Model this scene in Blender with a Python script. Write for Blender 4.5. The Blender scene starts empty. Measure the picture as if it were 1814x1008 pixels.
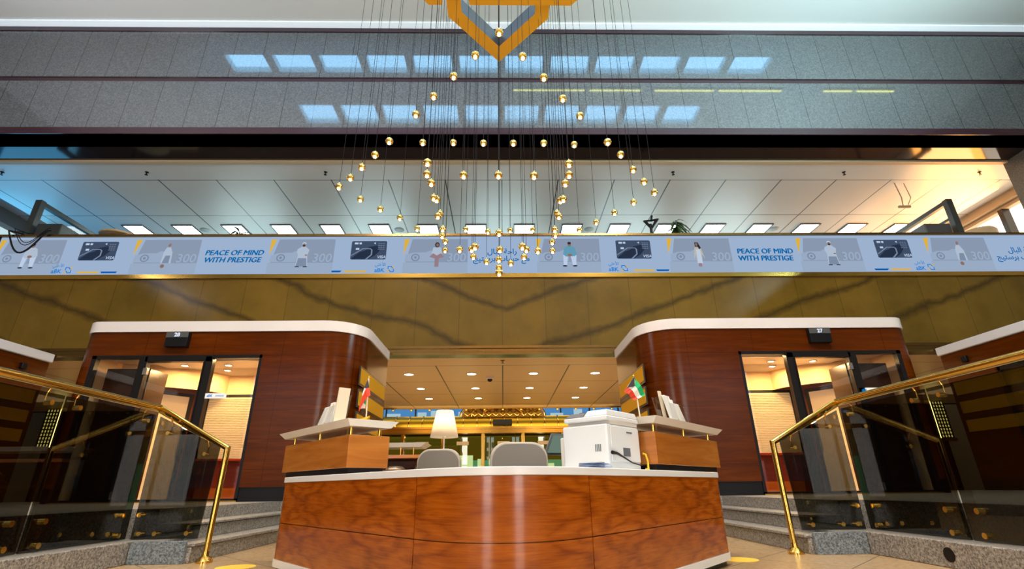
import bpy, bmesh, math, random
from mathutils import Vector, Matrix
random.seed(7)
sc = bpy.context.scene
COL = sc.collection
PI = math.pi

# ------------------------------------------------------------------ camera
CAMZ = .65
pitch, yaw, roll = math.radians(22.1), math.radians(-1.2), math.radians(-.7)
fw = Vector((-math.sin(yaw)*math.cos(pitch), math.cos(yaw)*math.cos(pitch), math.sin(pitch)))
rt = Vector((math.cos(yaw), math.sin(yaw), 0)); up = rt.cross(fw)
r2 = rt*math.cos(roll) + up*math.sin(roll); u2 = up*math.cos(roll) - rt*math.sin(roll)
cd = bpy.data.cameras.new('camera'); cam = bpy.data.objects.new('camera', cd); COL.objects.link(cam)
m = Matrix((r2, u2, -fw)).transposed().to_4x4(); m.translation = (0, 0, CAMZ); cam.matrix_world = m
cd.sensor_width = 36; cd.lens = 885/1814*36; cd.clip_start = .05; cd.clip_end = 300
sc.camera = cam
# ------------------------------------------------------------------ world, exposure
w = bpy.data.worlds.new('world'); sc.world = w; w.use_nodes = True
w.node_tree.nodes['Background'].inputs[0].default_value = (.45, .6, .8, 1)
w.node_tree.nodes['Background'].inputs[1].default_value = .6
vs = sc.view_settings
vs.view_transform = 'Standard'; vs.look = 'None'; vs.gamma = 1; vs.exposure = 0; vs.use_curve_mapping = False

def area(name, loc, size, power, color, rot=(0, 0, 0), sy=None, spread=None):
    d = bpy.data.lights.new(name, 'AREA'); d.energy = power; d.color = color; d.size = size
    if sy: d.shape = 'RECTANGLE'; d.size_y = sy
    if spread: d.spread = math.radians(spread)
    o = bpy.data.objects.new(name, d); o.location = loc; o.rotation_euler = rot; COL.objects.link(o); return o
WARM = (1, .62, .28); COOL = (.62, .82, 1)
# daylight through the entrance glazing behind the camera, through the roof, and the office windows
area('office_daylight_right', (15.3, 14, 7.4), 6, 620, (1, .4, .07), (0, math.radians(90), 0), 2.2)
area('office_daylight_left', (-15.3, 14, 7.4), 6, 85, (.15, .6, 1), (0, math.radians(-90), 0), 2.2)
for ux in (-10, -5, 0, 5, 9): area('office_ceiling_fill', (ux, 17.6, 7.1), 2.5, 85, (.66, .95, 1), (math.radians(180+25), 0, 0))  # unseen fill lights added to lift the upper office ceiling
# unseen fill lights added to brighten the high hall ceiling
area('hall_ceiling_fill', (-12.5, 5., 7.6), 2.5, 240, (.95, .93, 1), (math.radians(180), math.radians(35), 0), 3)
area('hall_ceiling_fill', (10.5, 4.5, 7.6), 2.5, 760, (.62, .95, 1), (math.radians(180), math.radians(-35), 0), 3)
area('door_fill', (0, 20.3, 3.55), 9, 60, (1, .72, .35), (math.radians(55), 0, 0), .5)  # this and the next two: unseen fills added to brighten the gilded doors
area('door_fill', (0, 21.3, 5.0), 12, 40, (1, .8, .5), (0, 0, 0), .6)
area('door_fill', (0, 22.45, 2.7), 12, 45, (1, .8, .35), (0, 0, 0), .5)
# unseen fill lights added below the high ceiling to light desk and fascia
for lx in (-4.5, 0, 4.5):
    area('hall_fill', (lx, 1.2, 12.5), 1.2, 850, (1, .85, .68))

# ------------------------------------------------------------------ materials
MATS = {}
def newmat(n):
    mt = bpy.data.materials.new(n); mt.use_nodes = True; MATS[n] = mt
    nt = mt.node_tree; return mt, nt, nt.nodes['Principled BSDF']
def P(n, c, rough=.5, metal=0, spec=.5, emit=None, es=1, coat=0):
    mt, nt, b = newmat(n)
    b.inputs['Base Color'].default_value = (*c, 1); b.inputs['Roughness'].default_value = rough
    b.inputs['Metallic'].default_value = metal; b.inputs['Specular IOR Level'].default_value = spec
    b.inputs['Coat Weight'].default_value = coat
    if emit: b.inputs['Emission Color'].default_value = (*emit, 1); b.inputs['Emission Strength'].default_value = es
    return mt
def E(n, c, s=1):
    mt = bpy.data.materials.new(n); mt.use_nodes = True; MATS[n] = mt; nt = mt.node_tree; nt.nodes.clear()
    e = nt.nodes.new('ShaderNodeEmission'); e.inputs[0].default_value = (*c, 1); e.inputs[1].default_value = s
    o = nt.nodes.new('ShaderNodeOutputMaterial'); nt.links.new(e.outputs[0], o.inputs[0]); return mt
class G:   # tiny node graph helper
    def __init__(s, nt): s.nt = nt
    def n(s, t, **k):
        x = s.nt.nodes.new(t)
        for a, v in k.items(): setattr(x, a, v)
        return x
    def put(s, sock, v):
        if hasattr(v, 'is_output') or isinstance(v, bpy.types.NodeSocket): s.nt.links.new(v, sock)
        else: sock.default_value = v
    def m(s, op, a, b=0., c=0.):
        x = s.n('ShaderNodeMath', operation=op)
        for i, v in enumerate((a, b, c)): s.put(x.inputs[i], v)
        return x.outputs[0]
    def xyz(s, vec):
        x = s.n('ShaderNodeSeparateXYZ'); s.put(x.inputs[0], vec); return x.outputs
    def comb(s, a, b, c):
        x = s.n('ShaderNodeCombineXYZ')
        for i, v in enumerate((a, b, c)): s.put(x.inputs[i], v)
        return x.outputs[0]
    def pos(s): return s.n('ShaderNodeNewGeometry').outputs['Position']
    def noise(s, vec, scale, detail=4, rough=.5, dist=0.):
        x = s.n('ShaderNodeTexNoise'); s.put(x.inputs['Vector'], vec); x.inputs['Scale'].default_value = scale
        x.inputs['Detail'].default_value = detail; x.inputs['Roughness'].default_value = rough; x.inputs['Distortion'].default_value = dist
        return x.outputs[0]
    def ramp(s, f, st):
        x = s.n('ShaderNodeValToRGB'); s.put(x.inputs[0], f); e = x.color_ramp.elements
        while len(e) < len(st): e.new(.5)
        for i, (p, c) in enumerate(st): e[i].position = p; e[i].color = (*c, 1)
        return x.outputs[0]
    def mix(s, f, a, b, bt='MIX'):
        x = s.n('ShaderNodeMix', data_type='RGBA', blend_type=bt); s.put(x.inputs[0], f)
        for i, v in ((6, a), (7, b)):
            s.put(x.inputs[i], v if not isinstance(v, tuple) else (*v, 1))
        return x.outputs[2]
    def line(s, v, period, width, off=0.):      # 1 on a thin joint line every period
        f = s.m('FRACT', s.m('DIVIDE', s.m('ADD', v, 1000*period + off), period))
        d = s.m('ABSOLUTE', s.m('SUBTRACT', f, .5))
        return s.m('GREATER_THAN', d, .5 - width/period/2)
def granite(n, a, b, c, scale=70, rough=.35, joints=None, spec=.5, jw=.012, jcol=(.02, .02, .025)):
    mt, nt, bs = newmat(n); g = G(nt); p = g.pos()
    k = g.ramp(g.noise(p, scale, 3, .75), [(.36, a), (.5, b), (.64, c)])
    if joints:
        x = g.xyz(p)
        for ax, per, off in joints: k = g.mix(g.line(x[ax], per, jw, off), k, jcol)
    g.put(bs.inputs['Base Color'], k); bs.inputs['Roughness'].default_value = rough; bs.inputs['Specular IOR Level'].default_value = spec
    return mt
granite('step_granite', (.07, .065, .06), (.25, .23, .205), (.44, .41, .37), 60, .45)
granite('blue_granite', (.05, .06, .07), (.16, .2, .23), (.3, .35, .39), 60, .45)
granite('facade_granite', (.075, .085, .095), (.12, .135, .15), (.17, .19, .205), 34, .05, [(0, .81, .02)], spec=.9)
granite('pier_granite', (.08, .07, .055), (.14, .125, .1), (.2, .18, .15), 30, .4)
def wood(n, dark, mid, lite, scale=1., rough=.2, jx=None, jz=None, uv=False, coat=.15, spec=.5):
    mt, nt, bs = newmat(n); g = G(nt)
    p = g.n('ShaderNodeUVMap').outputs[0] if uv else g.pos()
    x = g.xyz(p)
    if uv:   # book-matched figured veneer: u along the panel measured from its middle, v up
        u = g.m('ABSOLUTE', x[0]); v = g.m('ABSOLUTE', x[1])
        q = g.comb(g.m('MULTIPLY', u, .9), g.m('MULTIPLY', v, 3.2), 3.)
        n0 = g.noise(q, 1.1, 3, .45, .5)
        wv = g.m('FRACT', g.m('MULTIPLY', g.m('ADD', n0, g.m('MULTIPLY', u, .12)), 8.))
        tri = g.m('ABSOLUTE', g.m('SUBTRACT', wv, .5))
        fine = g.noise(g.comb(g.m('MULTIPLY', x[0], 2.), g.m('MULTIPLY', x[1], 45.), 0.), 2., 5, .7, .6)
        f = g.m('ADD', g.m('ADD', g.m('MULTIPLY', tri, .3), g.m('MULTIPLY', fine, .47)), g.m('MULTIPLY', g.noise(q, 1.6, 3), .28))
    else:
        q = g.comb(g.m('MULTIPLY', x[0], .8), g.m('MULTIPLY', x[1], .8), g.m('MULTIPLY', x[2], 9.))
        f = g.m('ADD', g.m('MULTIPLY', g.noise(q, 1.6*scale, 6, .6, .6), .7), g.m('MULTIPLY', g.noise(p, .6, 3), .3))
    k = g.ramp(f, [(.3, dark), (.5, mid), (.68, lite)])
    if jx: k = g.mix(g.line(x[0], jx[0], .005, jx[1]), k, tuple(.35*a for a in dark))
    if jz: k = g.mix(g.line(x[2], jz[0], .005, jz[1]), k, tuple(.35*a for a in dark))
    g.put(bs.inputs['Base Color'], k); bs.inputs['Roughness'].default_value = rough
    bs.inputs['Coat Weight'].default_value = coat; bs.inputs['Specular IOR Level'].default_value = spec; bs.inputs['Coat Roughness'].default_value = .08
    return mt
wood('kiosk_wood', (.052, .0095, .0), (.084, .0155, .0), (.12, .024, .0), 1, .2, (1.25, .3), (.49, .0), coat=0, spec=.22)
wood('desk_wood', (.2, .036, .001), (.38, .088, .004), (.54, .16, .01), 1, .2, uv=True, coat=.15)
wood('box_wood', (.26, .075, .01), (.4, .13, .018), (.5, .18, .03), 1, .25)
wood('dark_wood', (.018, .008, .005), (.026, .012, .007), (.035, .016, .01), 1, .25)
wood('warm_wood', (.26, .06, .008), (.36, .09, .012), (.45, .12, .02), 1, .3)
wood('red_wood', (.3, .025, .005), (.38, .035, .008), (.45, .05, .01), 1, .25)
P('white_trim', (.72, .68, .68), .3); P('counter_white', (.78, .8, .82), .25); P('shelf_white', (.8, .77, .7), .3)
P('black', (.005, .005, .006), .4, 0, .25); P('black_frame', (.008, .007, .007), .3, 0, .3); P('office_floor', (.1, .06, .04), .8); P('rubber', (.02, .02, .022), .5)
P('brass', (.75, .46, .1), .17, 1); P('gold', (.83, .56, .16), .14, 1); P('gold_frame', (1, .45, .01), .38, .15)
P('gold_inner', (.05, .055, .065), .4)
P('gold_door', (.6, .42, .05), .34, 1); P('bronze', (.25, .15, .05), .25, 1); P('gold_back', (.45, .25, .02), .5, .5); P('slot_gold', (.7, .36, .015), .7, 0, .15)
P('dark_trim', (.045, .02, .03), .15); P('cove_white', (.85, .9, .93), .3, emit=(.6, .75, .85), es=.55)  # cove trim given its own glow to read as a bright line
P('hall_white', (.8, .86, .86), .6); P('soffit_black', (.012, .005, .004), .1, 0, .45)
P('cream', (.82, .68, .48), .6); P('grille', (.35, .38, .38), .5); P('chrome', (.7, .7, .7), .12, 1)
P('printer_white', (.75, .78, .8), .35); P('printer_cream', (.78, .75, .7), .35); P('printer_grey', (.16, .15, .16), .35); P('vent', (.12, .14, .16), .5)
P('fabric_grey', (.22, .2, .175), .85); P('fabric_rim', (.45, .4, .34), .7); P('fabric_blue', (.08, .14, .22), .8)
P('paper', (.95, .95, .95), .6); P('paper_blue', (.25, .35, .6), .6); P('paper_warm', (.75, .65, .5), .6); P('paper_yellow', (.9, .55, .05), .6)
P('flag_red', (.75, .05, .02), .7); P('flag_green', (.0, .4, .14), .7); P('flag_white', (.85, .8, .74), .7); P('flag_black', (.03, .03, .04), .7)
P('pole_white', (.85, .75, .6), .4); P('yellow_cable', (.85, .6, .02), .4); P('leaf', (.02, .07, .03), .5); P('leaf2', (.04, .1, .03), .5)
P('sticker', (.9, .55, .05), .5); P('basket', (.4, .22, .1), .7); P('dark_grey', (.07, .075, .08), .4); P('beige', (.55, .42, .26), .6)
P('blind', (.6, .52, .38), .5); P('interior_cream', (.8, .6, .36), .6); P('interior_ceiling', (.6, .58, .55), .6)
P('monitor_grey', (.035, .045, .05), .35); P('wire', (.015, .015, .018), .9, 0, .1)
# emitters: lit fittings, screens and daylight panes
E('downlight', (1, .78, .5), 14); E('kiosk_light', (1, .75, .42), 22); E('troffer', (.88, 1, .96), 11)
E('bulb', (1, .66, .3), 40); E('lamp_glow', (1, .82, .55), 14)
E('tube', (.85, .9, .25), 9); E('sky_pane', (.3, .65, 1), 9); E('window_sky', (.9, .92, 1), .9); E('door_sky', (1, .95, .9), 8)
E('office_blue', (.03, .28, .62), 1.1); E('office_frost', (.55, .75, .8), 1); E('office_sun', (1, .82, .6), 3.5); E('lattice_light', (1, .8, .22), 3)
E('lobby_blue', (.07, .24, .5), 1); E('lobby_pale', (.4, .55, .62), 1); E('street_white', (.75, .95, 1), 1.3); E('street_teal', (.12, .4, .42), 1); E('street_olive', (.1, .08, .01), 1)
E('led_dot', (1, .8, .6), 3); E('number_white', (.8, .85, 1), 1); E('monitor_screen', (.14, .2, .16), 1); E('monitor_paper', (.5, .55, .5), 1)
# display surfaces
E('scr_bg', (.33, .44, .62)); E('scr_pic', (.25, .31, .42)); E('scr_pic_floor', (.31, .4, .54)); E('scr_emboss', (.21, .265, .37)); E('scr_white', (.5, .6, .78)); E('scr_yel', (.72, .43, .05)); E('scr_blue', (.0, .1, .42))
E('scr_text', (.0, .13, .38)); E('scr_card', (.05, .075, .13)); E('scr_card2', (.02, .03, .06)); E('scr_grey', (.19, .25, .36)); E('scr_skin', (.26, .15, .12)); E('scr_dark', (.03, .025, .03)); E('scr_logo', (.0, .2, .62))
E('scr_cloth', (.42, .5, .62)); E('scr_teal', (.12, .32, .45)); E('scr_pink', (.3, .2, .23)); E('scr_cream', (.5, .47, .38)); E('scr_shade', (.2, .26, .37))
mt = E('street_view', (1, 1, 1), 1.); nt = mt.node_tree; g = G(nt); x = g.xyz(g.pos()); em = [n_ for n_ in nt.nodes if n_.type == 'EMISSION'][0]
wn_ = g.m('MULTIPLY', g.m('GREATER_THAN', g.m('FRACT', g.m('DIVIDE', g.m('ADD', x[0], 100.), .62)), .45), g.m('GREATER_THAN', g.m('FRACT', g.m('DIVIDE', x[2], .8)), .35))
k = g.mix(wn_, (1.3, 1.15, 1.), (.08, .14, .2))
k = g.mix(g.m('LESS_THAN', x[2], 2.1), k, (.02, .02, .025)); k = g.mix(g.m('LESS_THAN', x[2], 1.75), k, (.5, .45, .4)); k = g.mix(g.m('LESS_THAN', x[2], 1.2), k, (.15, .3, .4)); k = g.mix(g.m('LESS_THAN', x[2], .75), k, (.1, .09, .08))
k = g.mix(g.m('GREATER_THAN', x[2], 5.), k, (.9, 1.2, 1.6)); g.put(em.inputs[0], k); em.inputs[1].default_value = 1.6
# marble fascia with dark chevron streaks either side of the centre
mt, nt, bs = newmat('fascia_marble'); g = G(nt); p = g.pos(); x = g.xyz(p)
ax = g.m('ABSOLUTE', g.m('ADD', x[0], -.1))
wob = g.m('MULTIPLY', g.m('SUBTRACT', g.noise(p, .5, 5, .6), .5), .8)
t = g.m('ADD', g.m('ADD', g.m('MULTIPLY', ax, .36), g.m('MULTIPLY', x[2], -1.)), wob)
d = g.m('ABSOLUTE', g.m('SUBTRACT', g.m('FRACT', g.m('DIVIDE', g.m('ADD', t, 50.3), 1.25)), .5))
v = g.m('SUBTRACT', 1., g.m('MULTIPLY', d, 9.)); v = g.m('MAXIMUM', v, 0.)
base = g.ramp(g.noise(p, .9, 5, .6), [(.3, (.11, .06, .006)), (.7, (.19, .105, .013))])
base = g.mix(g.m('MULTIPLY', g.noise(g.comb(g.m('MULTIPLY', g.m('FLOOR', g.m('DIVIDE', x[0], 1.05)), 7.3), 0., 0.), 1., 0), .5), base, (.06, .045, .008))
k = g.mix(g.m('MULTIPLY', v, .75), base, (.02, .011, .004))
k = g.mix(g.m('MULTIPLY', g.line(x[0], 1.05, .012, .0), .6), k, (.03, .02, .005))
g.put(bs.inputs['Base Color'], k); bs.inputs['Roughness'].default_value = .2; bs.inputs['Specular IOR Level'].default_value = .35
# panelled metal ceilings
def panel_ceiling(n, col, px, ox, py, oy, w=.03):
    mt, nt, bs = newmat(n); g = G(nt); x = g.xyz(g.pos())
    on = g.m('GREATER_THAN', x[1], oy - .03)
    l1 = g.m('MULTIPLY', g.line(x[0], px, w, ox), on); l2 = g.m('MULTIPLY', g.line(x[1], py, w*.8, -oy), on)
    k = g.mix(g.m('MAXIMUM', l1, l2), col, tuple(.1*a for a in col))
    g.put(bs.inputs['Base Color'], k); bs.inputs['Roughness'].default_value = .35
panel_ceiling('upper_ceiling', (.62, .62, .6), 1.655, 0, 2.04, 12.42, .035)
panel_ceiling('lobby_ceiling', (.75, .55, .33), 1.8, 0, 2.2, 13.3, .035)
# floor tiles laid on the diagonal
mt, nt, bs = newmat('floor_tile'); g = G(nt); p = g.pos(); x = g.xyz(p)
a = g.m('MULTIPLY', g.m('ADD', x[0], x[1]), .7071); b = g.m('MULTIPLY', g.m('SUBTRACT', x[0], x[1]), .7071)
k = g.ramp(g.noise(p, 22, 5, .7), [(.3, (.36, .23, .115)), (.7, (.54, .37, .2))])
k = g.mix(g.m('MAXIMUM', g.line(a, .8, .008, .2), g.line(b, .8, .008, .45)), k, (.1, .07, .04))
g.put(bs.inputs['Base Color'], k); bs.inputs['Roughness'].default_value = .22
# glass
def glass(n, tint, gl=.5, rough=0., ior=1.5):
    mt = bpy.data.materials.new(n); mt.use_nodes = True; MATS[n] = mt; nt = mt.node_tree; nt.nodes.clear(); g = G(nt)
    t = g.n('ShaderNodeBsdfTransparent'); t.inputs[0].default_value = (*tint, 1)
    s = g.n('ShaderNodeBsdfGlossy'); s.inputs[0].default_value = (1, 1, 1, 1); s.inputs['Roughness'].default_value = rough
    ge = g.n('ShaderNodeNewGeometry'); dt = g.n('ShaderNodeVectorMath', operation='DOT_PRODUCT'); nt.links.new(ge.outputs['Normal'], dt.inputs[0]); nt.links.new(ge.outputs['Incoming'], dt.inputs[1])
    fr_ = g.m('ADD', g.m('MULTIPLY', g.m('POWER', g.m('SUBTRACT', 1., g.m('ABSOLUTE', dt.outputs['Value'])), 5.), .95), .045)
    mx = g.n('ShaderNodeMixShader'); g.put(mx.inputs[0], g.m('MINIMUM', g.m('MULTIPLY', fr_, gl), 1.))
    nt.links.new(t.outputs[0], mx.inputs[1]); nt.links.new(s.outputs[0], mx.inputs[2])
    o = g.n('ShaderNodeOutputMaterial'); nt.links.new(mx.outputs[0], o.inputs[0])
glass('smoked_glass', (.34, .34, .31), 1.2); glass('clear_glass', (.96, .95, .93), .6); glass('door_glass', (.8, .8, .5), 1.6); glass('acrylic', (.93, .93, .92), .8); glass('globe_glass', (1, .86, .6), 1.)
# lamp shade: translucent cloth
mt, nt, bs = newmat('lamp_shade'); bs.inputs['Base Color'].default_value = (.9, .82, .7, 1); bs.inputs['Roughness'].default_value = .8
bs.inputs['Transmission Weight'].default_value = 0
g = G(nt); tr = g.n('ShaderNodeBsdfTranslucent'); tr.inputs[0].default_value = (1, .9, .75, 1); mx = g.n('ShaderNodeMixShader'); mx.inputs[0].default_value = .6
nt.links.new(bs.outputs[0], mx.inputs[1]); nt.links.new(tr.outputs[0], mx.inputs[2]); nt.links.new(mx.outputs[0], nt.nodes['Material Output'].inputs[0])

# ------------------------------------------------------------------ mesh helpers
def root_loc(o):
    while o.parent: o = o.parent
    return o.location
class MB:
    def __init__(s): s.bm = bmesh.new(); s.mats = []; s.cur = 0
    def mat(s, n):
        if n not in s.mats: s.mats.append(n)
        s.cur = s.mats.index(n); return s
    def face(s, vs):
        try: f = s.bm.faces.new(vs); f.material_index = s.cur; return f
        except ValueError: return None
    def poly(s, pts): return s.face([s.bm.verts.new(p) for p in pts])
    def box(s, x0, x1, y0, y1, z0, z1):
        x0, x1 = sorted((x0, x1)); y0, y1 = sorted((y0, y1)); z0, z1 = sorted((z0, z1))
        return s.prism([(x0, y0), (x1, y0), (x1, y1), (x0, y1)], z0, z1)
    def prism(s, pl, z0, z1, top=None):
        A = sum(pl[i][0]*pl[(i+1) % len(pl)][1] - pl[(i+1) % len(pl)][0]*pl[i][1] for i in range(len(pl)))
        tp = top or pl
        if A < 0: pl = pl[::-1]; tp = tp[::-1]
        a = [s.bm.verts.new((*p, z0)) for p in pl]; b = [s.bm.verts.new((*p, z1)) for p in tp]
        s.face(a[::-1]); s.face(b); n = len(pl)
        for i in range(n): s.face([a[i], a[(i+1) % n], b[(i+1) % n], b[i]])
        return s
    def hull(s, a, b):      # two matching loops of 3d points joined by sides and caps
        a = [s.bm.verts.new(p) for p in a]; b = [s.bm.verts.new(p) for p in b]; n = len(a)
        s.face(a[::-1]); s.face(b)
        for i in range(n): s.face([a[i], a[(i+1) % n], b[(i+1) % n], b[i]])
        return s
    def tube(s, pts, r, n=10, closed=False, radii=None):
        pts = [Vector(p) for p in pts]; rings = []; N = len(pts)
        up0 = None
        for i, p in enumerate(pts):
            if closed: t = (pts[(i+1) % N] - pts[i-1])
            else: t = (pts[min(i+1, N-1)] - pts[max(i-1, 0)])
            t.normalize()
            if up0 is None:
                up0 = Vector((0, 0, 1)) if abs(t.z) < .9 else Vector((1, 0, 0))
            u = (up0 - t*up0.dot(t)).normalized(); up0 = u; v = t.cross(u)
            k = 1.
            if 0 < i < N-1 or closed:
                a = (pts[i] - pts[i-1]).normalized(); k = 1/max(.5, math.sqrt(max(.05, (1 + a.dot((pts[(i+1) % N] - pts[i]).normalized()))/2)))
            rr = radii[i] if radii else r
            rings.append([s.bm.verts.new(p + (u*math.cos(2*PI*j/n) + v*math.sin(2*PI*j/n))*rr*(k if N < 12 else 1)) for j in range(n)])
        for i in range(N if closed else N-1):
            a, b = rings[i], rings[(i+1) % N]
            for j in range(n): s.face([a[j], a[(j+1) % n], b[(j+1) % n], b[j]])
        if not closed: s.face(rings[0][::-1]); s.face(rings[-1])
        return s
    def cyl(s, a, b, r, n=12): return s.tube([a, b], r, n)
    def lathe(s, prof, c=(0, 0, 0), n=24, cap=True):
        rings = []
        for r, z in prof:
            if r < 1e-6: rings.append([s.bm.verts.new((c[0], c[1], c[2]+z))])
            else: rings.append([s.bm.verts.new((c[0]+r*math.cos(2*PI*j/n), c[1]+r*math.sin(2*PI*j/n), c[2]+z)) for j in range(n)])
        for a, b in zip(rings, rings[1:]):
            for j in range(n):
                q = [a[j % len(a)], a[(j+1) % len(a)], b[(j+1) % len(b)], b[j % len(b)]]
                u = []; [u.append(v) for v in q if v not in u]
                if len(u) > 2: s.face(u)
        if cap:
            for r_, rev in ((rings[0], 1), (rings[-1], 0)):
                if len(r_) > 2: s.face(r_[::-1] if rev else r_)
        return s
    def wall(s, path, z0, z1, t, closed=False):   # thin wall following a plan polyline, thickness t to its left
        n = len(path); off = []
        for i in range(n):
            p = Vector(path[i]); d0 = (p - Vector(path[i-1])).normalized() if i else None; d1 = (Vector(path[i+1]) - p).normalized() if i < n-1 else None
            d = ((d0 or d1) + (d1 or d0)).normalized(); nr = Vector((-d.y, d.x)); k = 1/max(.3, nr.dot(Vector((-(d1 or d0).y, (d1 or d0).x))))
            off.append(p + nr*t*k)
        A = [[s.bm.verts.new((*q, z)) for q in pp] for z in (z0, z1) for pp in (path, off)]
        a0, b0, a1, b1 = A
        for i in range(n-1):
            s.face([a0[i], a0[i+1], a1[i+1], a1[i]]); s.face([b0[i+1], b0[i], b1[i], b1[i+1]])
            s.face([a1[i], a1[i+1], b1[i+1], b1[i]]); s.face([a0[i+1], a0[i], b0[i], b0[i+1]])
        s.face([a0[0], a1[0], b1[0], b0[0]]); s.face([a0[-1], b0[-1], b1[-1], a1[-1]])
        return s
    def build(s, name, mat=None, parent=None, bev=0, smooth=True, seg=2):
        if mat: s.mats = [mat] if not s.mats else s.mats
        bmesh.ops.recalc_face_normals(s.bm, faces=s.bm.faces)
        me = bpy.data.meshes.new(name); s.bm.to_mesh(me); s.bm.free()
        for mn in s.mats: me.materials.append(MATS[mn])
        if smooth:
            for p_ in me.polygons: p_.use_smooth = True
            me.set_sharp_from_angle(angle=math.radians(35))
        o = bpy.data.objects.new(name, me); COL.objects.link(o)
        if parent:
            o.parent = parent; me.transform(Matrix.Translation(-root_loc(parent)))
        else:
            xs = [v.co for v in me.vertices]
            lo = Vector([min(c[i] for c in xs) for i in range(3)]); hi = Vector([max(c[i] for c in xs) for i in range(3)])
            c = Vector(((lo.x+hi.x)/2, (lo.y+hi.y)/2, lo.z)); me.transform(Matrix.Translation(-c)); o.location = c
        if bev:
            b = o.modifiers.new('bevel', 'BEVEL'); b.width = bev; b.segments = seg; b.limit_method = 'ANGLE'; b.angle_limit = math.radians(40)
        return o
def box(name, x0, x1, y0, y1, z0, z1, mat, parent=None, bev=0): return MB().box(x0, x1, y0, y1, z0, z1).build(name, mat, parent, bev, smooth=False)
def thing(name, label, cat, loc, group=None):
    o = bpy.data.objects.new(name, None); o.empty_display_size = .1; COL.objects.link(o); o.location = loc
    return tag(o, label, cat, group)
def tag(o, label, cat, group=None):
    o['label'] = label; o['category'] = cat
    if group: o['group'] = group
    return o
def S(o, label=None):
    o['kind'] = 'structure'
    if label: o['label'] = label
    return o
def copy_tree(o, parent=None):
    c = o.copy(); COL.objects.link(c)
    if parent: c.parent = parent
    for ch in [x for x in COL.objects if x.parent == o]: copy_tree(ch, c)
    return c
def text(body, size, font_shear=0., bold=0., align='CENTER', space=1.):
    c = bpy.data.curves.new('t', 'FONT'); c.body = body; c.size = size; c.align_x = align; c.align_y = 'CENTER'; c.shear = font_shear; c.offset = bold; c.space_character = space; c.resolution_u = 3
    o = bpy.data.objects.new('t', c); COL.objects.link(o); dg = bpy.context.evaluated_depsgraph_get()
    me = bpy.data.meshes.new_from_object(o.evaluated_get(dg)); bpy.data.objects.remove(o); return me
def text_obj(name, body, size, x, y, z, mat, parent, shear=0., bold=0., rotz=0., align='CENTER', space=1., bold2=0):
    me = text(body, size, shear, bold, align, space)
    if bold2:   # heavier strokes: the outline repeated a hair to the side
        bm = bmesh.new(); bm.from_mesh(me)
        for q in range(1, 4):
            m2 = me.copy(); m2.transform(Matrix.Translation((bold2/3*q, bold2/8*q, .0003*q))); bm.from_mesh(m2)
        bm.to_mesh(me); bm.free()
    me.transform(Matrix.Rotation(PI/2, 4, 'X')); me.transform(Matrix.Rotation(rotz, 4, 'Z'))
    me.transform(Matrix.Translation(Vector((x, y, z)) - root_loc(parent)))
    me.materials.clear(); me.materials.append(MATS[mat]); o = bpy.data.objects.new(name, me); COL.objects.link(o); o.parent = parent; return o
def arc(cx, cy, r, a0, a1, n=10): return [(cx + r*math.cos(math.radians(a0+(a1-a0)*i/n)), cy + r*math.sin(math.radians(a0+(a1-a0)*i/n))) for i in range(n+1)]
def mir(pl, s): return [(s*p[0], p[1]) for p in pl]
ORD = ['first', 'second', 'third', 'fourth', 'fifth', 'sixth', 'seventh', 'eighth', 'ninth', 'tenth', 'eleventh', 'twelfth', 'thirteenth', 'fourteenth', 'fifteenth']

# ------------------------------------------------------------------ the hall: shell
S(box('floor', -20, 20, -8, 23.2, -.2, 0, 'floor_tile'))
CZ = 12.72
for nm, y0, y1 in (('ceiling', -8, 6.4), ('ceiling', 7.3, 8.75), ('ceiling', 9.42, 10.45)):
    S(box(nm, -16, 16, y0, y1, CZ, CZ+.25, 'hall_white'))
for k, (y0, y1, n, x0) in enumerate(((8.75, 9.42, 12, -8.4), (6.4, 7.3, 10, -7.0))):
    r = S(box('window_%d' % (k+1), -16, 16, y0, y1, CZ+.35, CZ+.4, 'hall_white'))
    r['label'] = 'roof skylight recess'
    xw = -x0*2/n
    for i in range(n):
        MB().box(x0+i*xw+.12, x0+(i+1)*xw-.12, y0+.02, y1-.02, CZ+.2, CZ+.22).build('pane', 'sky_pane', r)
    fr = MB()
    for i in range(n+1): fr.box(x0+i*xw-.12, x0+i*xw+.12, y0, y1, CZ-.02, CZ+.34)
    fr.box(-16, x0-.12, y0, y1, CZ, CZ+.2); fr.box(-x0+.12, 16, y0, y1, CZ, CZ+.2); fr.build('window_frame', 'hall_white', r, smooth=False)
# upper facade: two granite bands between dark trims
S(box('wall_upper_front', -16, 16, 10.4, 10.9, 9.2, 10.74, 'facade_granite'))
S(box('wall_upper_band', -16, 16, 10.4, 10.9, 10.9, 12.52, 'facade_granite'))
S(box('trim_1', -16, 16, 10.36, 10.9, 9.0, 9.2, 'dark_trim'))
S(box('trim_2', -16, 16, 10.43, 10.9, 10.74, 10.9, 'dark_trim'))
S(box('trim_3', -16, 16, 10.37, 10.9, 12.52, 12.66, 'dark_trim'))
S(box('trim_4', -16, 16, 10.2, 10.45, 12.68, 12.78, 'cove_white'))
S(box('ceiling_soffit', -16, 16, 10.38, 11.46, 9.0, 9.19, 'soffit_black'))
b = MB(); b.box(-16, 16, 11.46, 11.54, 8.95, 9.19); b.box(-16, 16, 11.56, 11.62, 8.97, 9.19); S(b.build('trim_5', 'beige', smooth=False))
S(box('wall_left', -14.5, -14.2, -8, 11.46, 0, 9.0, 'pier_granite')); S(box('wall_right', 14.2, 14.5, -8, 11.46, 0, 9.0, 'pier_granite'))
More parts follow.
